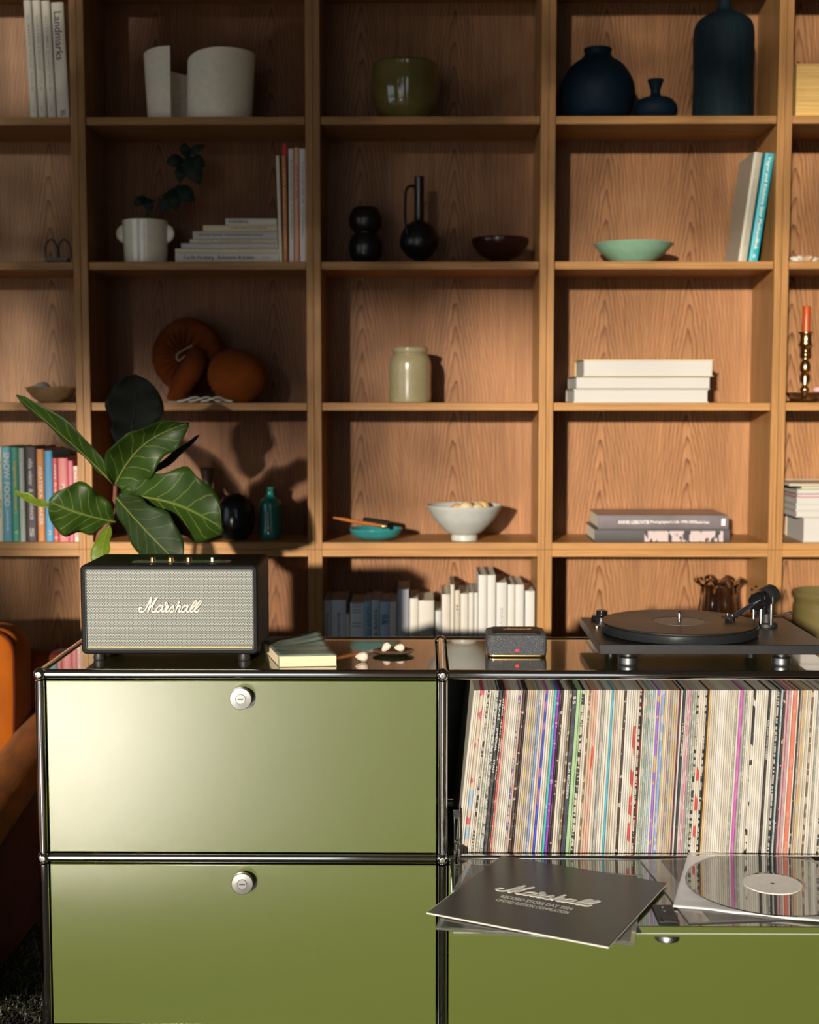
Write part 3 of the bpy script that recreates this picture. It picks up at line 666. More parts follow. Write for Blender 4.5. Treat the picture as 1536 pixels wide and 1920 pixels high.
obj('bearing_fork',MB().box(-.005,.005,-.006,.006,.800-hc.z,.004).box(-.017,-.012,-.006,.006,-.026,.012).box(.012,.017,-.006,.006,-.026,.012),black_g,tt_,loc=hc,rot=(0,0,math.atan2(ad.y,ad.x)+PI/2),bev=.001)
cw=hc-ad*.034
obj('counterweight',MB().lathe([(.010,-.014),(.0185,-.013),(.0195,-.011),(.0195,.009),(.0185,.011),(.010,.012)],40,tuple(cw),M=rotM),mat('counterweight_rubber',(.014,.014,.016),.4),tt_)
hs_=L3(1372,1158,.165)
obj('arm_tube',MB().tube([hc+ad*.012,hc+ad*.02,hs_+Vector((.008,.004,.004))],[.0052,.0052,.0042],16),mat('carbon_tube',(.02,.026,.035),.2,spec=.8),tt_)
hd=MB(); hdM=frame(hs_,ad.cross(Vector((0,0,1))),ad.cross(Vector((0,0,1))).cross(ad)*1)
hl=obj('headshell',MB().box(-.009,.009,-.010,.022,-.002,.0015),black,tt_,loc=hs_+Vector((0,0,.002)),rot=(0,-.05,math.atan2(ad.y,ad.x)-PI/2),bev=.0008)
obj('cartridge',MB().box(-.006,.006,-.004,.014,-.0155,-.002).box(-.002,.002,.012,.019,-.017,-.013),black_g,hl,bev=.0006)
for dx in (-.0058,.0058): obj('screw',MB().lathe([(.0012,-.003),(.0012,.004),(.0028,.004),(.0028,.0062),(.002,.007)],14,(dx,.006,0)),chrome_b,hl)
obj('cartridge_pin',MB().box(-.0048,-.0032,-.0065,-.004,-.007,-.0055),mat('pin_green',(.0,.3,.2),.4),hl); obj('cartridge_pin',MB().box(.003,.0046,-.0065,-.004,-.0098,-.0078),mat('pin_orange',(.7,.3,.12),.4),hl)
obj('finger_lift',MB().tube([(-.009,.016,0),(-.014,.018,-.003),(-.019,.019,-.008),(-.022,.019,-.0085)],.0011,8),chrome_b,hl)
obj('cue_lever',MB().tube([(bx+.012,by-.004,.799),(bx+.028,by-.006,.802),(bx+.044,by-.008,.805)],.0012,8).tube([(bx+.036,by-.007,.8035),(bx+.050,by-.008,.806)],.0032,10),black,tt_)
obj('anti_skate_wire',MB().tube(catmull([(bx+.013,by+.004,.838),(bx+.014,by+.004,.815),(bx+.012,by+.003,.808),(bx+.004,by,.806)],5),.0014,8),chrome_b,tt_)
for dx,dz in ((-.012,.030),(-.004,.036),(.002,.028)): obj('weight_bead',MB().lathe(prof([(0,-.003),(.003,0),(0,.003)],4),12,(hc.x+dx+.004,hc.y+.03,hc.z+dz-.012)),chrome_b,tt_)

# ------------------------------------------------------------------ books
paper=mat('paper_block',(.66,.62,.52),.8,var=.08,vs=20,stretch=(60,1,1),bump=.1,bs=30)
paper_w=mat('paper_block_white',(.45,.44,.42),.8,var=.05,vs=20,stretch=(60,1,1))
def cm(c,rough=.45):
    nm='cover_%02x%02x%02x'%tuple(int(255*v) for v in c); return mat(nm,c,rough,var=.03,vs=40)
def book(label,t,h,d,col,loc,rot=(0,0,0),group=None,txt=None,name='book',hard=True,pg=None,cat='book',bm=None,inset=.003):
    """standing: thickness x, spine at y=0 facing -y, height z"""
    b_=thing(name,label,cat,loc,rot,group); m_=bm or cm(col); c=.0022 if hard else .0007
    c=min(c,t*.2); i_=inset if hard else .0006
    mb=MB().box(0,c,0,d,0,h).box(t-c,t,0,d,0,h)
    n=6; pts=[]                                     # rounded spine
    for k in range(n+1): a=PI*k/n; pts.append((t/2-math.cos(a)*(t/2),-math.sin(a)*min(.0022,t*.18)))
    pts+=[(t,c),(0,c)]; mb.prism(pts,0,h)
    obj('cover',mb,m_,b_,bev=0)
    obj('page_block',MB().box(c+.0001,t-c-.0001,c,d-i_,i_,h-i_),pg or paper,b_)
    if txt:
        for (s,frac,ln,hh,tc_) in txt:
            text(s,ln*h,hh*t,tc_,b_,frame((t/2,-min(.0022,t*.18)-.0004,h*(1-frac)),(0,0,-1),(1,0,0)))
    return b_
ink=mat('dark_print',(.05,.05,.055),.6,var=0); inkw=mat('white_print',(.75,.73,.68),.5,var=0); inkb=mat('blue_print',(.06,.14,.25),.6,var=0); inky=mat('yellow_print',(.75,.50,.10),.5,var=0); inkg=mat('grey_print2',(.28,.28,.27),.6,var=0); inkr=mat('red_print',(.55,.08,.06),.5,var=0)
YBK=YS+.022
def bk(px0,px1,ytop,row,col,label,Y=YBK,d=.16,lean=0,**k):
    a=at(px0,ytop,Y); b_=at(px1,ytop,Y); yb={0:217,1:488,2:752,3:1014,4:1190}[row]
    z=Z[row]+.0003; t=b_.x-a.x-.0004; h=(a.z-z)
    ab=at(px0,yb,Y)
    if lean: ln=R(lean); x0=ab.x; h=h/math.cos(ln)-t*abs(math.sin(ln))*0; zz=z+(t*math.sin(ln) if ln>0 else 0)
    else: ln=0; x0=a.x; zz=z
    return book(label,t,h,d,col,(x0,Y,zz),(0,ln,0),**k)
# far-left colour cookbooks, row 3
G='coloured cookbooks standing in the far left column'
cb=[(-9,3.6,838,(0.446,0.475,0.374),'white spined book with green dots at the left frame edge',[('O o',.2,.12,.5,mat('green_print',(0.072,0.180,0.043),.6,var=0)),('o O o',.6,.3,.5,mat('green_print',(0.072,0.180,0.043),.6,var=0))]),
(4,20,838,(0.086,0.302,0.396),'turquoise cookbook with large white lettering SNOW FOOD',[('SNOW FOOD',.34,.57,.72,inkw),('Lovisa Nordin',.78,.22,.3,inkw)]),
(20.5,34,839,(0.050,0.274,0.180),'green cookbook with yellow lettering down its spine',[('Vegetarian Summers',.42,.56,.6,inky),('Y',.9,.05,.5,inkw)]),
(34.5,45,840,(0.360,0.418,0.360),'pale grey green cookbook beside a dark plum one',[('kitchen notes',.4,.5,.4,inkw)]),
(46,68,838,(0.047,0.029,0.036),'wide dark plum cookbook with pale lettering and a drawn flower',[('vilda wästar  &',.3,.36,.36,inkw),('KVINNOR',.68,.18,.32,inkw),('S',.9,.10,.35,inkw)]),
(68.5,82,842,(0.518,0.202,0.050),'orange cookbook with white lettering',[('ASIATISKA SMAKER',.5,.64,.55,inkw)]),
(83,98,845,(0.058,0.238,0.432),'sky blue cookbook between the orange and the red ones',[('Norrland a la carte',.4,.5,.35,mat('pale_blue_print',(0.180,0.324,0.468),.6,var=0)),('M',.9,.04,.4,inkw)]),
(98.5,108,859,(0.446,0.065,0.058),'narrow red cookbook just right of the blue one',[('mat fran hjartat',.45,.75,.45,inkw),('o',.95,.03,.6,inkw)]),
(108.5,127,859,(0.446,0.130,0.130),'wide salmon pink cookbook with a short white title',[('MR K',.42,.22,.35,inkw),('z',.92,.05,.25,inkw)]),
(127.5,137,864,(0.432,0.101,0.144),'narrow deep pink cookbook second from the post',[('soppa',.5,.3,.4,inkr)]),
(137.5,146,874,(0.490,0.432,0.374),'white and red patterned narrow book against the post',[('OXOXOXOXOX',.5,.9,.7,inkr)])]
for a,b_,y,c,l,tx in cb: bk(a,b_,y,3,tuple(min(v*1.3,.8) for v in c),l,Y=YS+.012,d=.19,group=G,txt=tx)
# white books row under the middle column
G='pale books in a row below the white bowl'
lb=(0.360,0.396,0.432)
wb=[(607,620.5,1126,(0.396,0.418,0.432),'pale blue-white book at the left end with dark lettering',[('Sommar i Norden',.5,.7,.3,inkb)],.9),
(621,649,1125,(0.302,0.324,0.346),'wide grey-white book with a dark vertical title, second from left',[('Bonniers Trädgård',.45,.6,.22,ink)],.9),
(649.5,656.5,1151,(0.346,0.317,0.259),'lowest narrow beige book between two wider pale ones',[('dikter',.5,.3,.4,ink)],.9),
(657,683.5,1130,(0.360,0.389,0.403),'broad pale book with several short lines of small print',[],0),
(684,696.5,1127,(0.144,0.259,0.302),'teal grey book with dense dark lettering',[('HAVET OCH STRANDEN',.5,.85,.45,inkb)],0),
(697,712.5,1125,(0.259,0.302,0.331),'grey-blue book with spaced dark letters',[('TOVE DITTMER',.45,.7,.35,ink)],0),
(713,730.5,1128,(0.230,0.317,0.396),'light blue book with a small figure near its top',[('B&',.22,.13,.7,inkb)],0),
(731,745,1128,(0.360,0.324,0.274),'plain beige book just left of the tall pale blue one',[],0),
(746,767,1105,(0.360,0.389,0.446),'tall pale blue-white book standing above its neighbours',[],0),
(768,784.5,1122,(0.446,0.425,0.374),'cream book right of the tall pale blue one',[],0),
(785,814,1126,(0.432,0.410,0.374),'widest cream book with a tiny dark and red figure low down',[('i',.78,.10,.08,inkr)],0),
(816.5,828,1145,(0.396,0.403,0.396),'short white book with small dark lettering beside the chrome ball',[('Birds',.5,.3,.35,ink)],0),
(828.5,844.5,1114,(0.432,0.403,0.360),'cream book with a greyish lower half, right of the short one',[('KB',.65,.12,.45,inkg)],0),
(845,852.5,1096,(0.446,0.410,0.331),'narrow tall yellowish book',[],0),
(853,863,1107,(0.432,0.396,0.324),'cream book with large curved dark lettering',[('MAGNOLIA CO',.5,.7,.5,inkg)],0),
(863.5,878.5,1113,(0.446,0.425,0.374),'cream book, third left of the two tallest white ones',[('DKS',.78,.2,.4,inkb)],0),
(879,888.7,1111,(0.446,0.439,0.410),'white book, second left of the two tallest ones',[('lund',.8,.15,.4,inkb)],0),
(889.2,897,1111,(0.446,0.439,0.410),'white book touching the left of the two tallest ones',[('lund',.8,.15,.4,inkb)],0),
(897.5,913.5,1078,(0.461,0.454,0.432),'left one of the two tallest white books',[],0),
(914,930,1078,(0.461,0.454,0.432),'right one of the two tallest white books',[],0),
(931,951,1092,(0.446,0.446,0.432),'white book with grey capital lettering above the small speaker',[('DAVID THORPE',.55,.6,.3,inkg)],0),
(952,966,1096,(0.468,0.461,0.432),'plain white book, third from the right end',[],0),
(966.5,983,1096,(0.468,0.461,0.432),'plain white book, second from the right end',[],0),
(985,1003,1108,(0.468,0.461,0.439),'white book at the right end against the wooden upright',[],0)]
for a,b_,y,c,l,tx,_ in wb:
    bb=bk(a,b_,y,4,tuple(min(v*1.9,.85) for v in c) if a<740 else c,l,d=.185,group=G,txt=tx)  # left books lightened: fill light in the speaker's shadow put into colour
    if 'broad pale' in l:
        for q in range(6): obj('print_line',MB().box(.004,.028,-.0028,-.0024,.155+.008*q+(.02 if q>1 else 0),.157+.008*q+(.02 if q>1 else 0)),inkb,bb)
# magazines row 0
G='pale magazines in the top left compartment'
for px0,px1,yt,l,s in ((49,63.5,1,'leftmost pale magazine in the top left compartment','SUMMER FOLK ISSUE'),(65,80.5,1,'second pale magazine from the left, top left compartment','WINTER HOUSE ISSUE'),(82,98,2,'third pale magazine from the left, top left compartment','AUTUMN ROAD ISSUE')):
    bk(px0+8,px1+8,yt,0,(0.567,0.527,0.446),l,Y=YS+.02,d=.18,lean=-2.2,group=G,hard=False,txt=[(s,.45,.65,.28,inkg),('vol',.92,.05,.3,inkg)])
bb=bk(107.5,130.5,5,0,(0.567,0.527,0.446),'widest pale book with a large dark title on its spine',Y=YS+.02,d=.18,lean=-2.0,group=G,hard=False,txt=[('Landmarks',.29,.42,.62,ink),('WA',.955,.05,.5,ink)])
# stack of pale books row 1 (lying, spine to camera)
def lying(px0,px1,y0,y1,row,col,label,Y,d,group=None,txt=None,zb=None,flip=False,rz=0,**k):
    """y0 top px, y1 bottom px; returns top z"""
    a=at(px0,y1,Y); b_=at(px1,y1,Y); t=(at(px0,y0,Y).z-a.z)
    zb=Z[row]+.0004 if zb is None else zb; h=b_.x-a.x
    if not flip: o=book(label,t-.0003,h,d,col,(b_.x,Y,zb),(0,-PI/2,rz),group=group,txt=txt,**k)
    else: # pages facing the camera
        o=book(label,t-.0003,h,d,col,(a.x,Y+d,zb),(0,-PI/2,PI+rz),group=group,txt=txt,**k)
    return zb+t
G='stack of lying pale books beside the upright ones'
zb=None
st=[(329,523,469,487,(0.621,0.594,0.527),'thick white book at the bottom of the stack, with a printed title',[('Cecilia Forsberg   Bokstaven & boken',.42,.68,.5,ink),('Forlag',.88,.08,.25,inkg)]),
(328.5,524,460,469,(0.648,0.567,0.392),'cream book second from the bottom of the stack',None),
(340,522,450,460,(0.540,0.513,0.459),'grey white book third from the bottom of the stack',None),
(356,521,443,450,(0.621,0.527,0.365),'thinnest cream book in the middle of the stack',[('FALK  GUNNARS',.4,.6,.5,inkg)]),
(362,521,427.5,443,(0.486,0.459,0.419),'thick grey book with small dark lettering, third from the top',[('Karl Erik Forsberg   Vandring Bland bokens former',.45,.75,.32,ink)]),
(381,520,416.5,427.5,(0.648,0.553,0.351),'yellowish book second from the top of the stack',[('KARL ERIK FORSBERG',.62,.48,.45,inkg)]),
(423,519,404,416.5,(0.621,0.594,0.486),'smallest cream book on top of the stack',[('FORSBERG',.25,.38,.45,ink)])]
for a,b_,y0,y1,c,l,tx in st: zb=lying(a,b_,y0,y1,1,c,l,YS+.035,.15,G,tx,zb,hard=False)
G='upright books beside the lying stack'
for px0,px1,yt,c,l,tx,ln in ((523.8,530.5,292,(0.675,0.621,0.486),'thin cream book leaning at the left of the upright ones',None,-1.4),(532,540.5,292,(0.513,0.189,0.054),'rust orange book with a red ribbon on top',[('LARS FORSBERG NOTES',.5,.75,.4,mat('orange_print',(0.945,0.472,0.135),.5,var=0))],-.6),(541,551,279,(0.675,0.621,0.581),'white book with faint print between the orange ones',[('Bokstavsformer och boktryck',.45,.7,.4,inkg)],0),(551.6,561,277,(0.675,0.351,0.189),'apricot book second from the upright post',[('SKRIFT AR',.3,.3,.4,inkr)],0),(561.6,573.5,279,(0.675,0.634,0.608),'white book touching the upright post',[('Typografi & tidningar',.45,.7,.35,inkg)],0)):
    o=bk(px0,px1,yt,1,c,l,Y=YS+.03,d=.15,lean=ln,group=G,hard=False,txt=tx)
    if 'rust' in l:
        obj('ribbon',MB().box(.0005,.010,.004,.02,o.dimensions.z+.278,.31),inkr,o) if False else None
        zz=at(523,270,YS+.04).z-Z[1]; z2=at(523,291,YS+.04).z-Z[1]; obj('red_tab',MB().box(.001,.011,.008,.03,z2-.02,zz),mat('red_card',(0.567,0.014,0.014),.5),o)
# leaning books row 1 col 3
bk(1384,1400.5,287,1,(0.378,0.351,0.279),'grey-beige book leaning beside the turquoise one',Y=YS+.03,d=.17,lean=7.4,hard=False,group='two leaning books in the fourth column',txt=[('De vilda blommorna i Norden',.5,.7,.3,inkg)])
bk(1404,1421,289,1,(0.018,0.324,0.396),'turquoise book leaning at the wooden side, white script on its spine',Y=YS+.03,d=.17,lean=7.8,hard=False,group='two leaning books in the fourth column',txt=[('Vegor and Kitchens Stor MathandBok',.46,.86,.5,inkw),('o',.95,.03,.3,inkw)])
# stack of three, pages outward
zb=None; G='three thick white books stacked in the fourth column'
for a,b_,y0,y1,c,l in ((1075,1329,731,756,(0.450,0.450,0.413),'bottom one of the three thick stacked books'),(1079,1333,707,731,(0.120,0.112,0.105),'middle one of the three stacked books, dark covers'),(1093,1338,675,707,(0.465,0.375,0.150),'top one of the three stacked books, with a yellow cover edge')):
    zb=lying(a,b_,y0,y1,2,c,l,YS+.008,.19,G,None,zb,flip=True,pg=paper_w)
# art books
pm_=mat('photo_grey',(0.165,0.150,0.158),.35,var=.2,vs=14)
zb=lying(1115,1368,988,1013,3,(0.056,0.053,0.053),'lower dark grey art book with a pink and black photo on its spine',YS+.010,.2,'two large art books on the fourth column shelf',None,None)
st_=[o for o in bpy.data.objects if o.get('label','').startswith('lower dark grey art')][0]
m,nt,b=base('spine_photo'); tc=nd(nt,'ShaderNodeTexCoord'); n=nd(nt,'ShaderNodeTexNoise'); n.inputs['Scale'].default_value=60; n.inputs['Detail'].default_value=4; mp=nd(nt,'ShaderNodeMapping'); mp.inputs['Scale'].default_value=(.4,1,1.3); nt.links.new(tc.outputs['Object'],mp.inputs[0]); nt.links.new(mp.outputs[0],n.inputs['Vector'])
nt.links.new(mixc(nt,mth(nt,'GREATER_THAN',n.outputs[0],.54),(0.465,0.375,0.375),(0.022,0.022,0.022)),b.inputs['Base Color'])
obj('spine_photo',MB().box(.002,.030,-.0032,-.0026,.017,.222),m,st_)
o=lying(1122,1366,962,988,3,(0.143,0.124,0.139),'upper grey art book with white lettering on its spine',YS+.010,.2,'two large art books on the fourth column shelf',[('ANNIE LEIBOVITZ',.27,.24,.26,inkw),('A Photographer\'s Life 1990-2005',.56,.38,.26,inkw),('Random House',.80,.1,.2,inkw),('I',.96,.03,.5,inkw)],zb,bm=mat('photo_grey_mauve',(0.150,0.131,0.143),.3,var=.25,vs=10))
# stack far right
zb=None; G='pile of books in the far right column'
rs=[(1505,1700,970,1017,(0.390,0.360,0.300),'thickest beige book at the bottom of the right pile'),(1492,1690,957,970,(0.450,0.435,0.390),'white book second from the bottom of the right pile'),(1492,1690,945.5,957,(0.465,0.458,0.427),'white book third from the bottom of the right pile'),(1493,1690,932.5,945.5,(0.465,0.458,0.427),'white book fourth from the bottom of the right pile'),(1494,1688,926,932.5,(0.413,0.090,0.150),'thin book with pink covers in the right pile'),(1494,1688,917,926,(0.315,0.375,0.315),'pale green book in the right pile'),(1502,1680,911.5,917,(0.450,0.338,0.075),'thin yellow book under the tray')]
for a,b_,y0,y1,c,l in rs: zb=lying(a,b_,y0,y1,3,c,l,YS+.012,.17,G,None,zb,flip=True,pg=paper_w)
pA=at(1476,905,YS+.012); tag(obj('tray',MB().box(0,.28,0,.2,0,.0045).box(0,.28,0,.004,.0045,.0065).box(0,.28,.196,.2,.0045,.0065).box(0,.004,.004,.196,.0045,.0065),mat('tray_cream',(0.465,0.427,0.352),.4),loc=(pA.x+.004,YS+.005,zb+.0004),bev=.0015),'cream tray lying on the pile of books at far right','tray')

# ------------------------------------------------------------------ pottery helpers
def pot(name,label,cat,cx,row,Y,P_,m_,n=48,group=None,wall=None,fn=None,sm=5,sub=None,zb=None):
    """P_: (radius px, height px) outer outline from the base up; wall px thick"""
    s=(Y-CY)/FPX; p=at(cx,{0:200,1:460,2:720,3:990,4:1150}[row],Y)
    z=(Z[row] if zb is None else zb)+.0003
    pr=[(r*s,h*s) for r,h in P_]; pr=prof(pr,sm)
    if wall is not None:
        w_=wall*s; ins=[(max(r-w_,.0005),z_) for r,z_ in pr if z_>w_*1.5][::-1]
        pr=pr+[(pr[-1][0]-w_*.3,pr[-1][1]+w_*.35),(pr[-1][0]-w_*.8,pr[-1][1]+w_*.2)]+ins+[(.0005,w_*1.5)]
    mb=MB().lathe([(max(pr[0][0]-.001,.0005),0)]+[(r,max(z_,.0004)) for r,z_ in pr],n,fn=fn)
    o=obj(name,mb,m_,loc=(p.x,Y,z),sharp=50)
    return tag(o,label,cat,group) if label else o
def cer(name,c,rough=.25,**k): return mat(name,c,rough,spec=.6,**k)
YM=YS+.10
blue=mat('dark_blue_matt_glaze',(.002,.010,.020),.65,spec=.15,var=.2,vs=30)
pot('round_vase','wide round dark blue vase with a short neck','vase',1120,0,YM,[(40,0),(58,12),(68,45),(66,72),(50,100),(30,115),(24,124),(26,132)],blue,wall=4)
pot('small_vase','small squat dark blue vase with a flared mouth','vase',1229,0,YM,[(26,0),(38,12),(40,28),(30,42),(12,48),(9,58),(13,72),(15,77)],blue,wall=3)
pot('tall_bottle','tall dark blue bottle vase with a narrow neck','vase',1355,0,YM,[(52,0),(55,10),(54,80),(55,150),(50,178),(32,192),(16,200),(12,215),(14,240)],mat('dark_blue_ribbed',(.006,.017,.024),.7,spec=.2,var=.35,vs=40,stretch=(5,5,.3)),wall=4)
pot('glazed_planter','olive brown glazed planter in the top middle compartment','planter',760,0,YM,[(34,0),(44,8),(56,28),(61,55),(61,95),(61,103),(58,105)],cer('olive_glaze',(.16,.13,.035),.10,coat=1,coatr=.03,var=.15,vs=15),wall=4)
# white split vase
def split_vase():
    Y=YM; s=(Y-CY)/FPX; c=at(372,200,Y)
    path=[(-44,-38,131),(-66,-34,130),(-88,-16,128),(-98,8,124),(-88,34,116),(-62,48,106),(-34,50,99),(-10,44,94),(6,36,93),(20,50,98),(48,58,108),(78,46,118),(102,10,123),(98,-22,125),(76,-46,125),(44,-58,124),(12,-50,120),(-8,-28,114),(-15,-2,107),(-6,24,100)]
    pp=catmull([Vector(q) for q in path],6); mb=MB(); th=2.6
    N=len(pp); 
    def P2(i): return pp[i]
    cx1,cx2=-50,44; vs=[];fs=[]
    for i in range(N):
        p=pp[i]; a=pp[max(i-1,0)]; b_=pp[min(i+1,N-1)]; t=Vector((b_.x-a.x,b_.y-a.y,0)).normalized(); n_=Vector((t.y,-t.x,0))
        w2=1/(1+math.exp(-(p.x-0)/8)); cc=Vector((cx1*(1-w2)+cx2*w2,0,0))
        for side in (1,-1):
            for zz in (0,1):
                k_=1 if zz else .86
                q=Vector((cc.x+(p.x-cc.x)*k_,p.y*k_,0))+n_*th*side
                q.z=p.z*zz+(1 if zz and side>0 else 0); vs.append(q*s)
    for i in range(N-1):
        o=i*4; q=o+4
        fs+=[(o,o+1,q+1,q),(o+2,q+2,q+3,o+3),(o+1,o+3,q+3,q+1),(o,q,q+2,o+2)]
    fs+=[(0,2,3,1),((N-1)*4,(N-1)*4+1,(N-1)*4+3,(N-1)*4+2)]
    mb.add(vs,fs); return obj('split_vase',mb,mat('matt_cream_clay',(.92,.84,.66),.8,bump=.3,bs=500),loc=(c.x,Y,Z[0]+.0003),sharp=45)
tag(split_vase(),'cream ceramic vase with a split curling wall and slanted rim','vase')
wbx=at(1492,215,YS+.03); tag(obj('wooden_box',MB().box(0,.20,0,.15,0,(215-119)*mpp(YS+.03)),wood('pale_pine','x',(.62,.40,.14)),loc=(wbx.x,YS+.03,Z[0]+.0003),bev=.001),'pale pine box in the top right corner','box')
# row 1
def glasses():
    c=at(110,486,YS+.05); t=thing('wire_sculpture','small stone block with two black wire loops, far left','ornament',(c.x,YS+.05,Z[1]+.0003))
    obj('stone_base',MB().box(-.030,.026,-.01,.02,.004,.015).box(-.034,-.022,-.012,.0,.0,.008).box(.014,.024,-.008,.004,0,.006),mat('speckled_stone',(.22,.21,.17),.7,speck=((.03,.03,.03),300,.55)),t,bev=.003)
    for x0 in (-.018,.016): obj('wire_loop',MB().tube(catmull([(x0-.015,.004,.014),(x0-.017,.004,.045),(x0-.002,.004,.062),(x0+.013,.006,.045),(x0+.014,.008,.014)],6),.0022,8),black,t)
glasses()
hp=thing('handled_pot','cream glazed pot with two round ear handles','pot',(at(273,460,YM).x,YM,Z[1]+.0003))
s_=mpp(YM); 
pr=prof([(r*s_,h*s_) for r,h in [(37,0),(39,4),(41,40),(42,74),(42,80),(40,81)]],4)+[(38*s_,80*s_),(38*s_,8*s_),(.001,7*s_)]
obj('pot_body',MB().lathe([(36*s_,0)]+pr,48),cer('cream_glaze',(.85,.78,.60),.12,coat=.6),hp,sharp=50)
for sx in (-1,1): obj('handle',MB().lathe(prof([(0,-.0045),(.022,-.004),(.0245,0),(.022,.004),(0,.0045)],3),28,(sx*.052,0,.082),M=Matrix.Rotation(PI/2,4,'X')),cer('cream_glaze',(.85,.78,.60),.12),hp)
# dark plant in that pot
def leafmat(name,c,vein,rough=.35,coat=.2,vs=7):
    m,nt,b=base(name); L=nt.links
    uv=nd(nt,'ShaderNodeUVMap'); sp=nd(nt,'ShaderNodeSeparateXYZ'); L.new(uv.outputs[0],sp.inputs[0])
    u=sp.outputs[0]; v=mth(nt,'ABSOLUTE',mth(nt,'MULTIPLY_ADD',sp.outputs[1],2,-1))
    n=nd(nt,'ShaderNodeTexNoise'); n.inputs['Scale'].default_value=5; L.new(uv.outputs[0],n.inputs['Vector'])
    f=mth(nt,'ADD',mth(nt,'SUBTRACT',mth(nt,'MULTIPLY',u,vs),mth(nt,'MULTIPLY',mth(nt,'POWER',v,.8),1.7)),mth(nt,'MULTIPLY',n.outputs[0],.5))
    fr=mth(nt,'ABSOLUTE',mth(nt,'SUBTRACT',mth(nt,'FRACT',f),.5)); ln=mth(nt,'LESS_THAN',fr,.05)
    ln=mth(nt,'MULTIPLY',ln,mth(nt,'LESS_THAN',v,.85)); mid=mth(nt,'LESS_THAN',v,.045); ln=mth(nt,'MAXIMUM',ln,mid)
    n2=nd(nt,'ShaderNodeTexNoise'); n2.inputs['Scale'].default_value=3; n2.inputs['Detail'].default_value=3; L.new(uv.outputs[0],n2.inputs['Vector'])
    hs=nd(nt,'ShaderNodeHueSaturation'); hs.inputs['Color'].default_value=(*c,1); L.new(mth(nt,'MULTIPLY_ADD',n2.outputs[0],.8,.6),hs.inputs['Value'])
    L.new(mixc(nt,mth(nt,'MULTIPLY',ln,.5),hs.outputs[0],vein),b.inputs['Base Color'])
    b.inputs['Roughness'].default_value=rough; b.inputs['Coat Weight'].default_value=coat*.5; b.inputs['Coat Roughness'].default_value=.3; b.inputs['Specular IOR Level'].default_value=.22
    bp=nd(nt,'ShaderNodeBump'); bp.inputs['Strength'].default_value=.6; bp.inputs['Distance'].default_value=.002
    L.new(mth(nt,'SUBTRACT',1,ln),bp.inputs['Height']); L.new(bp.outputs[0],b.inputs['Normal'])
    return m
def leaf(parent,b_,t_,wdir,W_,bend,m_,cup=.15,wave=.05,shape='fiddle',name='leaf',nw=3):
    b_=Vector(b_);t_=Vector(t_);wdir=Vector(wdir);bend=Vector(bend); L_=(t_-b_).length
    ax=(t_-b_).normalized(); wd=(wdir-ax*wdir.dot(ax)).normalized(); nn=ax.cross(wd)
    def wf(t):
        if shape=='fiddle': return W_*(max(math.sin(PI*min(t,1)**1.1),0)**.62)*(1-.22*math.exp(-((t-.36)/.13)**2))+.0008
        if shape=='taper': return W_*max(math.sin(PI*min(t,1)**.72),0)**.75*(1+.12*math.sin(9*t))+.0006
        return W_*max(math.sin(PI*t**.9),0)**.8+.0005
    def fn(u,v):
        s=v*2-1; p=b_.lerp(t_,u)+bend*math.sin(PI*u)*1.0
        wv=wave*W_*math.sin(u*PI*2*nw+(1.3 if s>0 else 0))*s*s
        return p+wd*(wf(u)*s)+nn*(cup*wf(u)*(abs(s)**1.5)+wv)
    mb=MB().grid(fn,22,12,uv=True); o=obj(name,mb,m_,parent,solid=.0006,sharp=0)
    return o,fn
dl=leafmat('dark_leaf',(.006,.016,.010),(.012,.025,.015),.6,0)
tw=thing('dark_foliage_plant','dark leafy twig growing out of the cream handled pot','plant',(0,0,0))
base_=at(273,420,YM); sb=at(300,395,YM)
stem=MB()
stem.tube(catmull([Vector((base_.x,YM,Z[1]+.014)),at(275,405,YM),at(285,380,YM),at(330,350,YM),at(350,320,YM),at(352,290,YM)],5),.0018,8)
stem.tube(catmull([at(277,405,YM),at(280,390,YM),at(272,370,YM)],4),.0015,8); obj('stem',stem,mat('dark_stem',(.03,.02,.015),.7),tw)
for (bx_,by_,tx_,ty_,w_) in ((345,300,312,305,12),(350,292,375,345,17),(352,290,385,272,7),(352,295,345,268,10),(355,300,385,310,14),(330,355,300,400,11),(330,350,365,378,15),(325,352,330,395,13),(275,370,252,385,9),(275,372,285,395,9),(345,310,335,340,11)):
    leaf(tw,at(bx_,by_,YM),at(tx_,ty_,YM-.01),RT*(by_-ty_)+UP*(bx_-tx_)+Vector((0,.2,0)),w_*mpp(YM),(0,-.012,.0),dl,shape='oval')
dk=cer('black_glaze',(.010,.009,.009),.28,var=.2,vs=20)
pot('double_gourd_vase','black double gourd vase','vase',686,1,YM,[(17,0),(28,14),(31,34),(26,52),(20,58),(28,68),(31,84),(24,102),(14,106),(12,105)],dk)
jg=thing('jug_bottle','black round jug with a tall tube neck and a looped handle','jug',(at(786,460,YM).x,YM,Z[1]+.0003))
obj('jug_body',MB().lathe([(.014,0)]+[(r*s_,max(h*s_,.0004)) for r,h in prof([(10,0),(13,4),(9,9),(20,15),(34,32),(35,50),(26,70),(12,79),(9,84),(9,120),(9,157),(10,159)],5)]+[(7*s_,159*s_),(7*s_,130*s_)],40),dk,jg,sharp=60)
obj('handle',MB().tube(catmull([(-.009,-.006,.200),(-.022,-.014,.203),(-.034,-.026,.19),(-.036,-.035,.15),(-.036,-.042,.11),(-.030,-.046,.075)],6),.0035,10),dk,jg)
pot('footed_bowl','dark reddish brown footed bowl beside the black jug','bowl',938,1,YM,[(16,0),(15,5),(20,9),(40,20),(52,38),(53,47)],cer('oxblood_glaze',(.035,.010,.006),.18,var=.3,vs=40),wall=3)
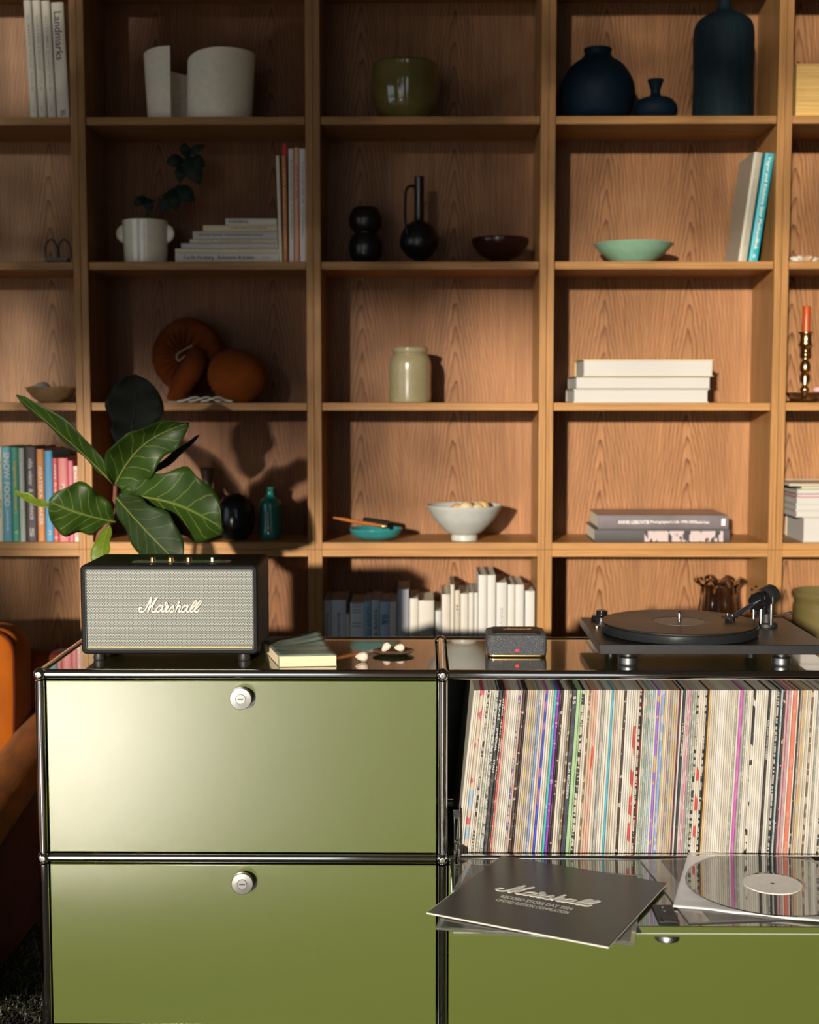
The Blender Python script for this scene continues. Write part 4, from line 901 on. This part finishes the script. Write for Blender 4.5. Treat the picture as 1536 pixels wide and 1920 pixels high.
cel=pot('celadon_bowl','pale sea green speckled bowl holding folded papers','bowl',1188,1,YM,[(33,0),(34,3),(40,6),(58,20),(70,33),(73.5,37)],cer('celadon_glaze',(.24,.44,.31),.3,speck=((.30,.22,.08),260,.70)),wall=2.5)
c=at(1188,460,YM)
for i,(dx,dz,a,cc) in enumerate(((-.010,.034,.05,(.6,.57,.48)),(.006,.040,-.06,(.58,.55,.52)),(.012,.046,.08,(.55,.55,.62)))):
    tag(obj('folded_paper',MB().box(-.036,.036,-.02,.02,0,.0052),cm(cc,.7),loc=(c.x+dx,YM,Z[1]+dz),rot=(0,a*.3,a),bev=.001),('lowest','middle','topmost')[i]+' folded paper resting in the sea green bowl','paper','folded papers in the sea green bowl')
# shells far right row 1
shell_m=mat('shell_white',(.62,.57,.50),.5,var=.15,vs=120)
def shell(label,loc,s,rot=(0,0,0),m_=None,group=None,name='seashell'):
    mb=MB(); n,mm=28,14
    def fn(u,v):
        th=v*2*PI; ph=u*PI; r=1+.10*math.sin(9*th)*math.sin(ph)
        sp_=1-.35*math.cos(ph)
        return Vector((s*1.25*-math.cos(ph),s*.85*math.sin(ph)*math.cos(th)*r*sp_,s*.8*math.sin(ph)*math.sin(th)*r*sp_))
    mb.grid(fn,mm,n,flip=False)
    whorl=MB(); 
    o=obj(name,mb,m_ or shell_m,loc=loc,rot=rot,sharp=0)
    lip=MB().tube([Vector((s*1.0*math.cos(a),-s*.72,s*.22*math.sin(a))) for a in [2*PI*k/14 for k in range(14)]],s*.07,6,closed=True)
    obj('shell_lip',lip,m_ or shell_m,o); return tag(o,label,'shell',group)
g1='seashells at the right frame edge'
for i,(px,py,s,l) in enumerate(((1490,479,.010,'small shell at the left of the upper right heap'),(1500,474,.013,'white shell standing tallest in the upper right heap'),(1516,474,.012,'tan shell in the upper right heap'),(1528,480,.010,'white shell at the right of the upper right heap'))):
    q=at(px,487,YS+.05+.01*(i%2)); shell(l,(q.x,YS+.05+.012*(i%2),Z[1]+s*.86+(0)),s,(0,.3,i*1.1),group=g1,m_=mat('shell_tan',(.5,.33,.2),.5) if i==2 else None)
# row 2
wv=mat('woven_basket',(.34,.20,.09),.7,var=.4,vs=160,bump=1,bs=260,stretch=(1,1,2))
YW=YS+.055
bsk=pot('wicker_bowl','brown woven bowl holding a white shell','bowl',97,2,YW,[(20,0),(26,3),(38,14),(46,25),(47,28)],wv,wall=2.5,fn=lambda r,z,a,j:(r*(1+.02*math.sin(24*a+j)),z+(.002*math.sin(5*a) if j>8 else 0)))
q=at(78,735,YW); shell('white shell lying in the woven bowl',(q.x,YW,Z[2]+.036),.020,(0,.1,.6))
# velvet mushrooms
vel=mat('rust_velvet',(.12,.026,.004),.75,spec=.08,sheen=.03,var=.25,vs=14)
vel2=mat('rust_velvet_bright',(.18,.042,.005),.75,spec=.08,sheen=.03,var=.25,vs=14)
YV=YS+.15; c=at(352,668,YV); s=mpp(YV)
ms=thing('velvet_mushroom','larger rust velvet mushroom with gathered underside and cord','cushion ornament',(c.x,YV,Z[2]+.0005),group='rust velvet mushrooms in the second column')
hz=c.z-Z[2]
def capf(rx,rz,dep,pl):
    def fn(u,v):
        a=u*2*PI; t=v*PI          # t=0 front pole (gathered), t=pi back pole
        r=math.sin(t)**.8; pleat=pl*math.exp(-((t-.55)/.5)**2)*math.sin(a*19+1.2*math.sin(a*3))
        k_=1+.05*math.sin(2*a+.6)
        y=-dep*math.cos(t)*(1 if t>PI/2 else (.75))+ .35*dep*math.exp(-(t/.35)**2)
        return Vector((rx*r*k_*math.cos(a)*(1+pleat*.4),y+pleat*dep*.35,rz*r*math.sin(a)*(1+pleat*.4)))
    return fn
obj('cap',MB().grid(capf(69*s,72*s,.052,.34),120,30,closeu=True),vel,ms,loc=(0,.0,max(hz,.0985)),rot=(R(6),R(10),R(-14)),sharp=0)
obj('stalk',MB().tube(catmull([(.022,-.042,hz+.006),(.034,-.062,hz-.012),(.020,-.070,hz-.045),(.000,-.066,hz-.075),(-.018,-.06,.016),(-.022,-.06,.0022)],6),[.016,.020,.024,.026,.027,.028,.029,.030,.030,.031,.031,.031,.031,.031,.030,.030,.029,.029,.029,.028,.028,.028,.028,.027,.027,.027,.026,.026,.026,.025,.024][:31],20),vel,ms,sharp=0)
obj('cord',MB().tube(catmull([(.022,-.056,hz+.026),(.0,-.060,hz+.014),(-.016,-.062,hz+.004),(-.018,-.064,hz-.008),(-.010,-.068,hz-.014),(.006,-.072,hz+.0)],5),.0022,8),mat('linen_cord',(.32,.26,.14),.8),ms)
obj('stalk_base',MB().lathe([(.026,0),(.027,.0022),(.020,.003)],24,(-.020,-.060,0)),mat('felt_white',(.5,.47,.4),.9),ms)
YV2=YS+.062
c=at(446,704,YV2); hz=c.z-Z[2]; s=mpp(YV2)
ms2=thing('velvet_mushroom','smaller rust velvet mushroom seen from its rounded top','cushion ornament',(c.x,YV2,Z[2]+.0005),group='rust velvet mushrooms in the second column')
def cap2(u,v):
    a=u*2*PI; t=v*PI; e=math.exp(-((t-PI/2-.25)/.22)**2); pl=.09*e*math.sin(34*a)
    r=math.sin(t)**.75*(1+pl)*(1-.09*math.sin(a))
    return Vector((55*s*r*math.cos(a),-.045*math.cos(t)*1.0,50*s*r*math.sin(a)))
obj('cap',MB().grid(cap2,136,26,closeu=True),vel2,ms2,loc=(0,0,max(hz,.0745)),rot=(0,R(22),0),sharp=0)
obj('stalk',MB().tube(catmull([(.01,.03,.06),(.02,.045,.05),(.03,.055,.035)],4),.016,16),vel,ms2,sharp=0)
lc=MB(); c=at(385,745,YS+.05)
for k in range(3): lc.tube(catmull([(-.06+.03*k,.0,.003),(-.04+.03*k,-.012,.006),(-.012+.03*k,-.004,.014),(.004+.03*k,.008,.006),(.02+.032*k,-.006,.0028)],6),.0026,8)
tag(obj('cotton_rope',lc,mat('cotton_cord',(.55,.54,.48),.8),loc=(c.x-.01,YS+.035,Z[2]+.0003)),'tangle of white cotton cord lying before the velvet mushrooms','rope')
pot('stoneware_jar','pale olive stoneware jar with a rolled lip','jar',769,2,YM,[(36,0),(39,4),(39,40),(39,72),(34,86),(31,90),(33,93),(34,98),(33,101),(30,102)],cer('celadon_brown_glaze',(.30,.265,.15),.22,coat=.6,speck=((.2,.15,.06),300,.66)),wall=3)
# candlestick
YC=YS+.06; c=at(1509,740,YC); sc=mpp(YC)
cs=thing('candlestick','brass candlestick on a glass dish at the right edge','candlestick',(c.x,YC,Z[2]+.0003))
obj('brass_stem',MB().lathe([(.016,0.0)]+[(r*sc,h*sc+.0004) for r,h in prof([(12,0),(13,3),(7,6),(5,14),(9,24),(5,30),(4,42),(4,52),(9,58),(10,66),(8,74),(4,80),(6,88),(4,94),(5,100),(11,106),(10,118),(11,126),(14,128),(14,130)],3)],28),brass,cs,sharp=50)
cd_=tag(obj('candle',MB().lathe([(7.5*sc,0),(7.5*sc,44*sc),(6.5*sc,47*sc),(1.2*sc,47.5*sc)],24),mat('orange_wax',(.50,.075,.012),.3,spec=.5),loc=(c.x,YC,Z[2]+.0008+131*sc)),'orange candle standing in the brass candlestick','candle')
glass=mat('clear_glass',(.95,.93,.9),.03,trans=1,var=0); glass_b=mat('smoky_glass',(.97,.90,.84),.04,trans=1,var=0,ior=1.48)
tag(obj('glass_dish',MB().lathe([(.030,0),(.036,.003),(.045,.020),(.050,.026),(.046,.024),(.040,.012),(.030,.006),(.0185,.005),(.0183,0.0)],24,fn=lambda r,z,a,j:(r*(1+.06*math.sin(12*a)*(1 if r>.03 else 0)),z),cap=False),glass,loc=(c.x,YC,Z[2]+.0003)),'cut glass dish around the foot of the brass candlestick','dish')
shell('pink quartz pebble lying in the glass dish',(c.x+.033,YC+.004,Z[2]+.034),.0085,m_=mat('rose_quartz',(.6,.35,.38),.3),name='quartz_pebble')
# row 3
YB=YS+.165
pot('brown_bottle_vase','dark brown flared vase half hidden behind the fig leaf','vase',390,3,YB,[(24,0),(32,12),(34,40),(24,70),(11,86),(10,104),(14,124),(15,127)],cer('dark_brown_clay',(.045,.028,.018),.5),wall=3)
pot('round_black_vase','round black vase between the brown and the teal ones','vase',442,3,YS+.075,[(20,0),(32,14),(37,40),(33,66),(22,80),(10,86),(9,88)],cer('blue_black_glaze',(.006,.010,.012),.18))
pot('teal_bottle','teal glazed bottle with a small neck','bottle',507,3,YM,[(17,0),(21,4),(21.5,40),(21,64),(16,74),(7.5,82),(6.5,90),(8,94),(8,97),(6,98)],cer('teal_glaze',(.010,.16,.13),.16,coat=.5,var=.2,vs=20))
YD=YS+.075
pot('teal_dish','shallow teal dish holding a brush','dish',705,3,YD,[(24,0),(28,1),(42,7),(49,17),(50,21)],cer('teal_dish_glaze',(.03,.22,.23),.25,var=.15,vs=25),wall=2.5)
c=at(705,990,YD); s=mpp(YD)
br=thing('hand_brush','black bristled brush with an orange wooden handle across the teal dish','brush',(c.x,YD,Z[3]+.0003))
obj('handle',MB().tube(catmull([(-.112,-.02,.060),(-.09,-.016,.056),(-.05,-.010,.048),(-.01,-.003,.041),(.02,.004,.036)],5),[.0030]*5+[.0045]*8+[.005]*4+[.004]*4,12),mat('orange_wood',(.50,.17,.04),.35),br)
obj('bristles',rslab(.075,.03,.016,.012,.005),mat('black_bristle',(.012,.01,.01),.8,bump=1,bs=800),br,loc=(.0,.004,.037),rot=(0,R(8),0))
obj('ferrule',MB().lathe([(.006,-.006),(.0065,0),(.006,.006)],16,(.024,-.006,.036),M=Matrix.Rotation(PI/2,4,'Y')),brass,br)
YN=YS+.065
bw=pot('white_bowl','white footed bowl filled with walnuts','bowl',871,3,YN,[(25,0),(25,8),(24,11),(34,16),(54,36),(68,58),(71.5,66)],mat('white_porcelain',(.40,.42,.40),.35,spec=.5,speck=((.4,.42,.40),500,.6)),wall=2.2)
nut=mat('walnut_shell',(.50,.30,.12),.6,bump=1,bs=120,var=.3,vs=60); nut2=mat('pale_nut',(.58,.45,.25),.6,bump=1,bs=120)
c=at(871,990,YN); g2='walnuts heaped in the white bowl'
for i,(dx,dy,dz,r,l) in enumerate(((-.020,-.014,.083,.017,'brown walnut at the left of the white bowl'),(.004,-.022,.085,.020,'palest walnut at the front centre of the white bowl'),(.034,-.016,.081,.018,'greyish walnut at the front right of the white bowl'),(.050,.006,.087,.0185,'tan walnut at the right rim of the white bowl'),(.018,.012,.084,.017,'walnut at the back of the white bowl'))):
    mb=MB().lathe(prof([(0,-r),(r*.62,-r*.8),(r*.98,-.1*r),(r*.9,.45*r),(r*.45,.9*r),(0,r*1.02)],4),24,fn=lambda a_,z_,t_,j:(a_*(1+.05*math.cos(2*t_)+.03*math.sin(9*t_+z_*200)),z_))
    tag(obj('walnut',mb,nut2 if i in(1,2) else nut,loc=(c.x+dx,YN+dy,Z[3]+dz),rot=(.9,i*.7,i),sharp=0),l,'nut',g2)
# row 4: glass vase and big pot
YG=YS+.06
c=at(1348,1120,YG); s=mpp(YG); hv=at(1348,1088,YG).z-Z[4]
def vfn(r,z,a,j):
    k_=max(0,(z-.04)/(hv-.04)); rib=.15*math.sin(8*a)*(1-abs(2*k_-1)*.5)
    sc_=.010*math.sin(8*a)*max(0,(k_-.93)/.07) if k_>.93 else 0
    return r*(1+rib*.8+(.10*math.cos(16*a)*k_ if k_>.95 else 0)),z+sc_*.8
pr=prof([(.030,0),(.038,.004),(.036,.05),(.050,.13),(.052,.19),(.048,hv-.04),(.050,hv-.015),(.062,hv)],5)
tag(obj('glass_vase',MB().lathe(pr+[(.0585,hv-.001),(.046,hv-.016),(.043,hv-.045),(.046,.19),(.044,.13),(.030,.05),(.030,.012),(.0005,.010)],64,fn=vfn),glass_b,loc=(c.x,YG,Z[4]+.0003),sharp=60),'ornate smoky pressed glass vase with a scalloped rim behind the turntable','vase')
c=at(1560,1150,YG+.02); hv=at(1520,1113,YG).z-Z[4]
tag(obj('yellow_pot',MB().lathe([(.05,0)]+prof([(.055,0.0004),(.075,.03),(.092,.11),(.094,hv-.05),(.090,hv-.03),(.096,hv-.012),(.096,hv)],5)+[(.090,hv),(.088,hv-.03),(.088,.06),(.001,.05)],56),cer('mustard_glaze',(.12,.095,.035),.3,var=.15,vs=12),loc=(c.x,YS+.112,Z[4]+.0003),sharp=50),'big mustard glazed pot at the lower right edge behind the turntable','pot')

# ------------------------------------------------------------------ things on the cabinet top
# paperback
zt=ZTOP+.0004; tk=.021
A_=atz(523,1251,zt); B_=atz(632,1249,zt); Cc=atz(504,1200,zt+tk)
dirx=(B_-A_); Wb=dirx.length; ang=math.atan2(dirx.y,dirx.x)
bo=thing('paperback','paperback with a grey-green photo cover lying on the cabinet by the large speaker','book',(A_.x,A_.y,zt),(0,0,ang))
m,nt,b=base('misty_cover'); L=nt.links; tc=nd(nt,'ShaderNodeTexCoord'); n=nd(nt,'ShaderNodeTexNoise'); n.inputs['Scale'].default_value=28; n.inputs['Detail'].default_value=5; mp=nd(nt,'ShaderNodeMapping'); mp.inputs['Rotation'].default_value=(0,0,.7); mp.inputs['Scale'].default_value=(.5,1.6,1); L.new(tc.outputs['Object'],mp.inputs[0]); L.new(mp.outputs[0],n.inputs['Vector'])
cr=nd(nt,'ShaderNodeValToRGB'); cr.color_ramp.elements[0].position=.35; cr.color_ramp.elements[0].color=(.055,.10,.085,1); cr.color_ramp.elements[1].position=.62; cr.color_ramp.elements[1].color=(.26,.31,.25,1); L.new(n.outputs[0],cr.inputs[0]); L.new(cr.outputs[0],b.inputs['Base Color']); b.inputs['Roughness'].default_value=.25
Db=.175; sh=-.03
def skew(mb): 
    mb.v=[(x+sh*(y/Db),y,z) for x,y,z in mb.v]; return mb
obj('page_block',skew(MB().box(.001,Wb-.001,.0006,Db-.002,.0008,tk-.0012)),mat('aged_paper',(.68,.55,.36),.8,stretch=(1,1,40),vs=20),bo)
cvr=MB().box(0,Wb,0,Db,0,.0006)
def cvf(u,v):
    x=u*Wb; y=v*Db; return Vector((x+sh*v,y-.001,tk-.0008+.022*(u**1.6)*(v**1.5)))
cvr.grid(cvf,12,8); obj('cover',skew(MB().box(0,Wb,0,Db,0,.0006)),m,bo); obj('front_cover',MB().grid(cvf,12,8),m,bo,solid=.0007)
obj('spine',MB().box(-.0008,.0,0.0,Db,0,tk-.0008).box(0,0.0001,0,.001,0,.001),m,bo)
# dish and shells
c=atz(738,1222,zt+.004)
tag(obj('small_dish',MB().lathe([(.020,0),(.028,.001),(.040,.005),(.042,.0068),(.040,.0066),(.028,.003),(.001,.0022)],64),mat('pewter',(.18,.17,.16),.18,.9,var=.05),loc=(c.x,c.y,zt)),'small round metal dish holding two shells','dish')
gs='small shells on the cabinet top'
warm=mat('shell_warm',(.66,.52,.42),.5,var=.25,vs=90)
shell('ridged upright shell at the left in the metal dish',(c.x-.015,c.y+.002,zt+.0125),.0088,(.2,-.7,.4),warm,gs)
shell('smooth cockle shell at the right in the metal dish',(c.x+.012,c.y+.002,zt+.012),.0088,(0,0,.1),warm,gs)
c=atz(679,1240,zt); shell('round shell lying alone beside the metal dish',(c.x,c.y,zt+.0092),.0105,(0,0,-.05),warm,gs)

# ------------------------------------------------------------------ sleeves and record on the flap
Zf=FZ+.0003
def fitsq(cs,z,size=.315):
    P_=[atz(x,y,z) for x,y in cs]; c=sum(P_,Vector())/4
    a=math.atan2((P_[2].y-P_[3].y+P_[1].y-P_[0].y),(P_[2].x-P_[3].x+P_[1].x-P_[0].x)); return c,a
grey_sl=mat('satin_grey_sleeve',(.060,.052,.042),.30,spec=.35,coat=.0,coatr=.15,var=.03)
plastic=mat('clear_plastic',(.9,.9,.9),.12,trans=.92,var=0,ior=1.3,bump=.6,bs=18)
cs2=[(885,1615),(1198,1640),(1180,1766),(825,1742)]
c2,a2=fitsq(cs2,Zf+.004)
usl=thing('record_sleeve','lower record sleeve in clear plastic under the grey one','record sleeve',(c2.x,c2.y,Zf),(0,0,a2),group='record sleeves on the open flap')
obj('inner_jacket',MB().box(-.152,.152,-.152,.152,.0008,.003),mat('grey_cream_jacket',(.10,.095,.08),.3),usl,bev=.0006)
obj('plastic_cover',MB().box(-.160,.160,-.160,.158,0,.0038),plastic,usl,bev=.0008)
cs1=[(950,1603),(1238,1652),(1140,1775),(805,1713)]
zs=Zf+.009; c1,a1=fitsq(cs1,zs)
usl1=thing('record_sleeve','dark grey record sleeve with white script logo lying on the flap','record sleeve',(c1.x,c1.y,Zf+.0042),(0,0,a1),group='record sleeves on the open flap')
hs1=.1575
obj('jacket',MB().box(-hs1,hs1,-hs1,hs1,0,.0048),grey_sl,usl1,bev=.0012)
obj('white_edge',MB().box(-hs1-.0004,hs1+.0004,-hs1-.0004,hs1+.0004,.0012,.0034),mat('card_edge',(.62,.60,.54),.7),usl1)
lw=mat('sleeve_print',(.82,.80,.72),.6,var=0)
Minv=(Matrix.Translation((c1.x,c1.y,0))@Matrix.Rotation(a1,4,'Z')).inverted()
lc_=Minv@atz(1024,1681,zs)
logo(.178,lw,usl1,frame((lc_.x,lc_.y+.010,.0052),(1,0,0),(0,1,0)),24,'script_logo')
l1=Minv@atz(1020,1692,zs); l2=Minv@atz(1016,1697,zs)
text('RECORD STORE DAY 2024',.130,.0135,lw,usl1,frame((lc_.x-.004,lc_.y-.034,.0051),(1,0,0),(0,1,0)),bold=.045)
text('LIMITED EDITION COMPILATION',.130,.0125,lw,usl1,frame((lc_.x-.004,lc_.y-.053,.0051),(1,0,0),(0,1,0)),bold=.045)
# right: plastic outer sleeve, white inner sleeve, record
cO=atz(1448,1658,Zf+.007)
osl=thing('record_sleeve','clear plastic outer sleeve lying under the white inner sleeve at right','record sleeve',(cO.x-.022,cO.y+.002,Zf),(0,0,R(6)),group='record sleeves on the open flap')
obj('plastic_cover',MB().box(-.172,.150,-.150,.158,0,.0028),plastic,osl,bev=.0008)
obj('printed_jacket',MB().box(-.135,.140,-.147,.150,.0005,.0018),mat('brown_grey_jacket',(.13,.115,.09),.35,var=.2,vs=15),osl)
isl=MB(); HH=.152
def isf(u,v):
    x=(u-.5)*2*HH; y=(v-.5)*2*HH; e=max(abs(u-.5),abs(v-.5))*2
    return Vector((x,y,.0004+.0016*(1+math.sin(9*x*8+3*y*9))*max(0,e-.8)*2+ .003*max(0,(u+v-1.75))*4))
tag(obj('inner_sleeve',isl.grid(isf,28,28),mat('white_paper_sleeve',(.88,.88,.9),.6,bump=.4,bs=25,var=.03),loc=(cO.x-.004,cO.y+.004,Zf+.0034),rot=(0,0,R(-16)),solid=.0008,sharp=0),'white paper inner sleeve under the shiny black record','paper sleeve')
mirror_v=vinyl_mat('mirror_vinyl',(.004,.004,.004),.035,.04); _b=mirror_v.node_tree.nodes['Principled BSDF']; _b.inputs['Coat Weight'].default_value=1; _b.inputs['Coat IOR'].default_value=2.3; _b.inputs['Coat Roughness'].default_value=.02
rec=tag(obj('vinyl_record',MB().lathe([(.1495,0),(.151,.0006),(.151,.0012),(.1495,.0020),(.149,.0020),(.0565,.0020),(.056,.0020),(.054,.0015),(.001,.0015)],128),mirror_v,loc=(cO.x+.001,cO.y,Zf+.0062),rot=(0,0,0)),'shiny black record with a plain white label lying on the flap','record')
obj('label',MB().lathe([(.0505,.0015),(.0505,.0021),(.004,.0021),(.0037,.0015)],64),mat('white_label',(.9,.88,.82),.6),rec)
obj('spindle_hole',MB().lathe([(.0036,.0015),(.0036,.00215)],20),ink,rec)

# ------------------------------------------------------------------ fiddle leaf fig
YP=.56
fg=thing('fiddle_leaf_fig','fiddle leaf fig with large veined leaves rising behind the large speaker','plant',(at(185,1100,YP).x,YP,.0037))
ox=Vector(fg.location)
def F(px,py,dy=0): return at(px,py,YP+dy)-ox
lfA=leafmat('fig_leaf',(.022,.050,.006),(.15,.19,.035),.45,.10)
lfD=leafmat('fig_leaf_dark',(.016,.032,.008),(.07,.09,.025),.5,.08)
lfL=leafmat('fig_leaf_light',(.085,.13,.008),(.22,.26,.04),.45,.1)
lfK=leafmat('fig_leaf_painted_shade',(.0035,.005,.003),(.006,.009,.004),.75,0)  # near-black green: shade on the rear leaves put into the colour
obj('pot',MB().lathe([(.08,0.001),(.095,.02),(.115,.26),(.118,.27),(.112,.27),(.108,.24),(.001,.235)],40),mat('terracotta_pot',(.30,.13,.07),.8),fg)
obj('soil',MB().lathe([(.107,.235),(.08,.245),(.001,.248)],30,cap=False),mat('soil',(.03,.02,.012),.95,bump=1,bs=100),fg)
trp=catmull([Vector((0,0,.24)),Vector((-.01,0,.45)),Vector((-.005,0,.65)),F(183,1030),F(197,990),F(213,958),F(216,925),F(216,900)],5)
obj('trunk',MB().tube(trp,[.011-.007*i/len(trp) for i in range(len(trp))],12),mat('fig_bark',(.14,.05,.03),.7,bump=1,bs=150),fg)
def fl_(b_,t_,w_,wd,bend,m_,dyb=0,dyt=0,**k):
    o,fn=leaf(fg,F(*b_,dyb),F(*t_,dyt),wd,w_*mpp(YP),bend,m_,**k)
    mr=MB().tube([fn(u,.5)+Vector((0,-.0012,-.0004)) for u in [i/14 for i in range(15)]],[.0022*(1-.8*i/14) for i in range(15)],6)
    obj('midrib',mr,mat('midrib_green',(.13,.16,.03),.5) if m_ is not lfK else mat('midrib_painted_shade',(.006,.009,.004),.7),o); return o  # ribs of the shade-coloured leaves darkened to match
fl_((218,912),(30,742),33,(.42,-1,.75),(.02,0,-.012),lfA,0,-.02,cup=.35,wave=.08)
fl_((216,908),(355,792),47,(.45,-.35,.75),(-.014,-.02,.020),lfA,0,-.06,cup=.5,wave=.16,shape='taper')
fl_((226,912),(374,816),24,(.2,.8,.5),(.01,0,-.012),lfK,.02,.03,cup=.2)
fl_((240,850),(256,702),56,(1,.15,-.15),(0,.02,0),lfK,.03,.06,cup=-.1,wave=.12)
obj('petiole',MB().tube([F(217,905),F(236,862,.02),F(240,840,.03)],.0022,8),mat('petiole_green',(.08,.10,.02),.5),fg)
fl_((216,978),(92,940),57,(.2,-.3,.9),(0,-.01,-.004),lfA,0,-.07,cup=.2,wave=.10)
fl_((104,950),(26,922),13,(.1,-.9,.35),(0,0,-.012),lfL,-.02,-.03,cup=.9,wave=.2)
obj('petiole',MB().tube([F(214,962),F(160,955,.02),F(104,950,-.02)],.0018,8),mat('petiole_green',(.08,.10,.02),.5),fg)
fl_((224,928),(420,992),72,(.22,-.35,.85),(.01,-.02,.020),lfA,0,-.08,cup=-.22,wave=.12)
fl_((218,932),(340,1062),52,(.7,-.3,.62),(.0,-.03,.006),lfD,-.01,-.09,cup=-.2,wave=.08)
fl_((206,985),(188,1070),22,(.9,-.4,.1),(.0,-.02,0),lfL,-.01,-.05,cup=.3)

# ------------------------------------------------------------------ armchair and rug
ch=thing('armchair','rust orange velvet armchair at the left frame edge','armchair',(-1.35,.5,.006))
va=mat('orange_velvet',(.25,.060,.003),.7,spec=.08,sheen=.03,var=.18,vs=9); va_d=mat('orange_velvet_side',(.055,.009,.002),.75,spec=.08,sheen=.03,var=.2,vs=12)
fur=mat('brushed_velvet_arm',(.20,.060,.006),.7,spec=.08,sheen=.03,var=.35,vs=30,bump=.7,bs=60,stretch=(1,.25,1))
for sx in (-1,1):
    mb=MB(); x_out=sx*.45; x_in=sx*.33
    pts=[]
    def armf(u,v,sx=sx):
        y=-.62+u*.96; zt_=.335+.14*u; a=v*PI
        hx=.06
        return Vector((sx*.39+hx*math.cos(a)*1.0,y,zt_-.06+.06*math.sin(a)**.7))
    mb.grid(armf,14,14,flip=False)
    obj('arm_rest',mb,fur,ch,solid=.006,sharp=0)
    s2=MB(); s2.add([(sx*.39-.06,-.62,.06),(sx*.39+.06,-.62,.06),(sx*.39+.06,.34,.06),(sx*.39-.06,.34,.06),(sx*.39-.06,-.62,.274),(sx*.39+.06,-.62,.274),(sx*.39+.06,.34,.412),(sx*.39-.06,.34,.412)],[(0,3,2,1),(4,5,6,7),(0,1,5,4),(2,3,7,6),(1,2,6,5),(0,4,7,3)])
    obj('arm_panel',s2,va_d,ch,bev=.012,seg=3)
def soft(x0,x1,y0,y1,z0,z1,p=.28,n=20):
    mb=MB(); cx,cy,cz=(x0+x1)/2,(y0+y1)/2,(z0+z1)/2; hx,hy,hz=(x1-x0)/2,(y1-y0)/2,(z1-z0)/2
    def sg(v): return math.copysign(abs(v)**p,v)
    def fn(u,v):
        a=u*2*PI; t=-PI/2+v*PI
        r=.012*math.sin(a*9+4*t)*abs(math.sin(2*t))
        return Vector((cx+hx*sg(math.cos(t))*sg(math.cos(a))*(1+r),cy+hy*sg(math.cos(t))*sg(math.sin(a)),cz+hz*sg(math.sin(t))*(1+r)))
    return mb.grid(fn,72,36,closeu=True)
obj('back_cushion',soft(-.33,.348,.14,.30,.36,.705),va,ch,rot=(R(-4),0,0),sharp=0)
obj('seat_cushion',soft(-.325,.325,-.60,.18,.22,.36),va,ch,sharp=0)
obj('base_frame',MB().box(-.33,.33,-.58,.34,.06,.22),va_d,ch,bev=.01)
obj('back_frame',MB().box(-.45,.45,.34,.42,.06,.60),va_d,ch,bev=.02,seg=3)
pp=[]
for k in range(40):
    a=2*PI*k/40; sg=lambda v:math.copysign(abs(v)**.28,v); pp.append((.009+.332*sg(math.cos(a)),.153,.532+.168*sg(math.sin(a))))
obj('piping',MB().tube(pp,.0035,8,closed=True),va_d,ch,rot=(R(-4),0,0))
for sx in (-.38,.38):
    for y in (-.57,.36): obj('leg',MB().lathe([(.012,.0005),(.018,.06)],14,(sx,y,0)),mat('dark_leg',(.05,.03,.02),.5),ch)
rg=thing('shaggy_rug','dark shaggy rug on the floor at the lower left','rug',(-1.1,-.2,0))
obj('rug_base',MB().box(-1.0,2.4,-.85,.79,.0,.0035),mat('rug_base',(.03,.03,.022),.95),rg)
fb=MB(); r3=random.Random(5)
for _ in range(26000):
    x,y=(r3.uniform(-.35,.335),r3.uniform(-.35,.75)) if _<14000 else (r3.uniform(-.35,2.35),r3.uniform(-.84,.17)); l=r3.uniform(.02,.045); a=r3.uniform(0,2*PI); d=Vector((math.cos(a),math.sin(a),0)); n_=Vector((-d.y,d.x,0))*r3.uniform(.001,.0022)
    b0=Vector((x,y,.005)); p1=b0+d*l*.35+Vector((0,0,.020)); p2=b0+d*l+Vector((0,0,.021*r3.random()+.01))
    fb.add([b0-n_,b0+n_,p1+n_,p2,p1-n_],[(0,1,2,4),(4,2,3)],r3.choice((0,0,1)),False)
o=obj('rug_pile',fb,[mat('rug_dark',(.022,.023,.017),.9),mat('rug_light',(.13,.125,.085),.9)],rg,sharp=0); o['kind']='stuff'
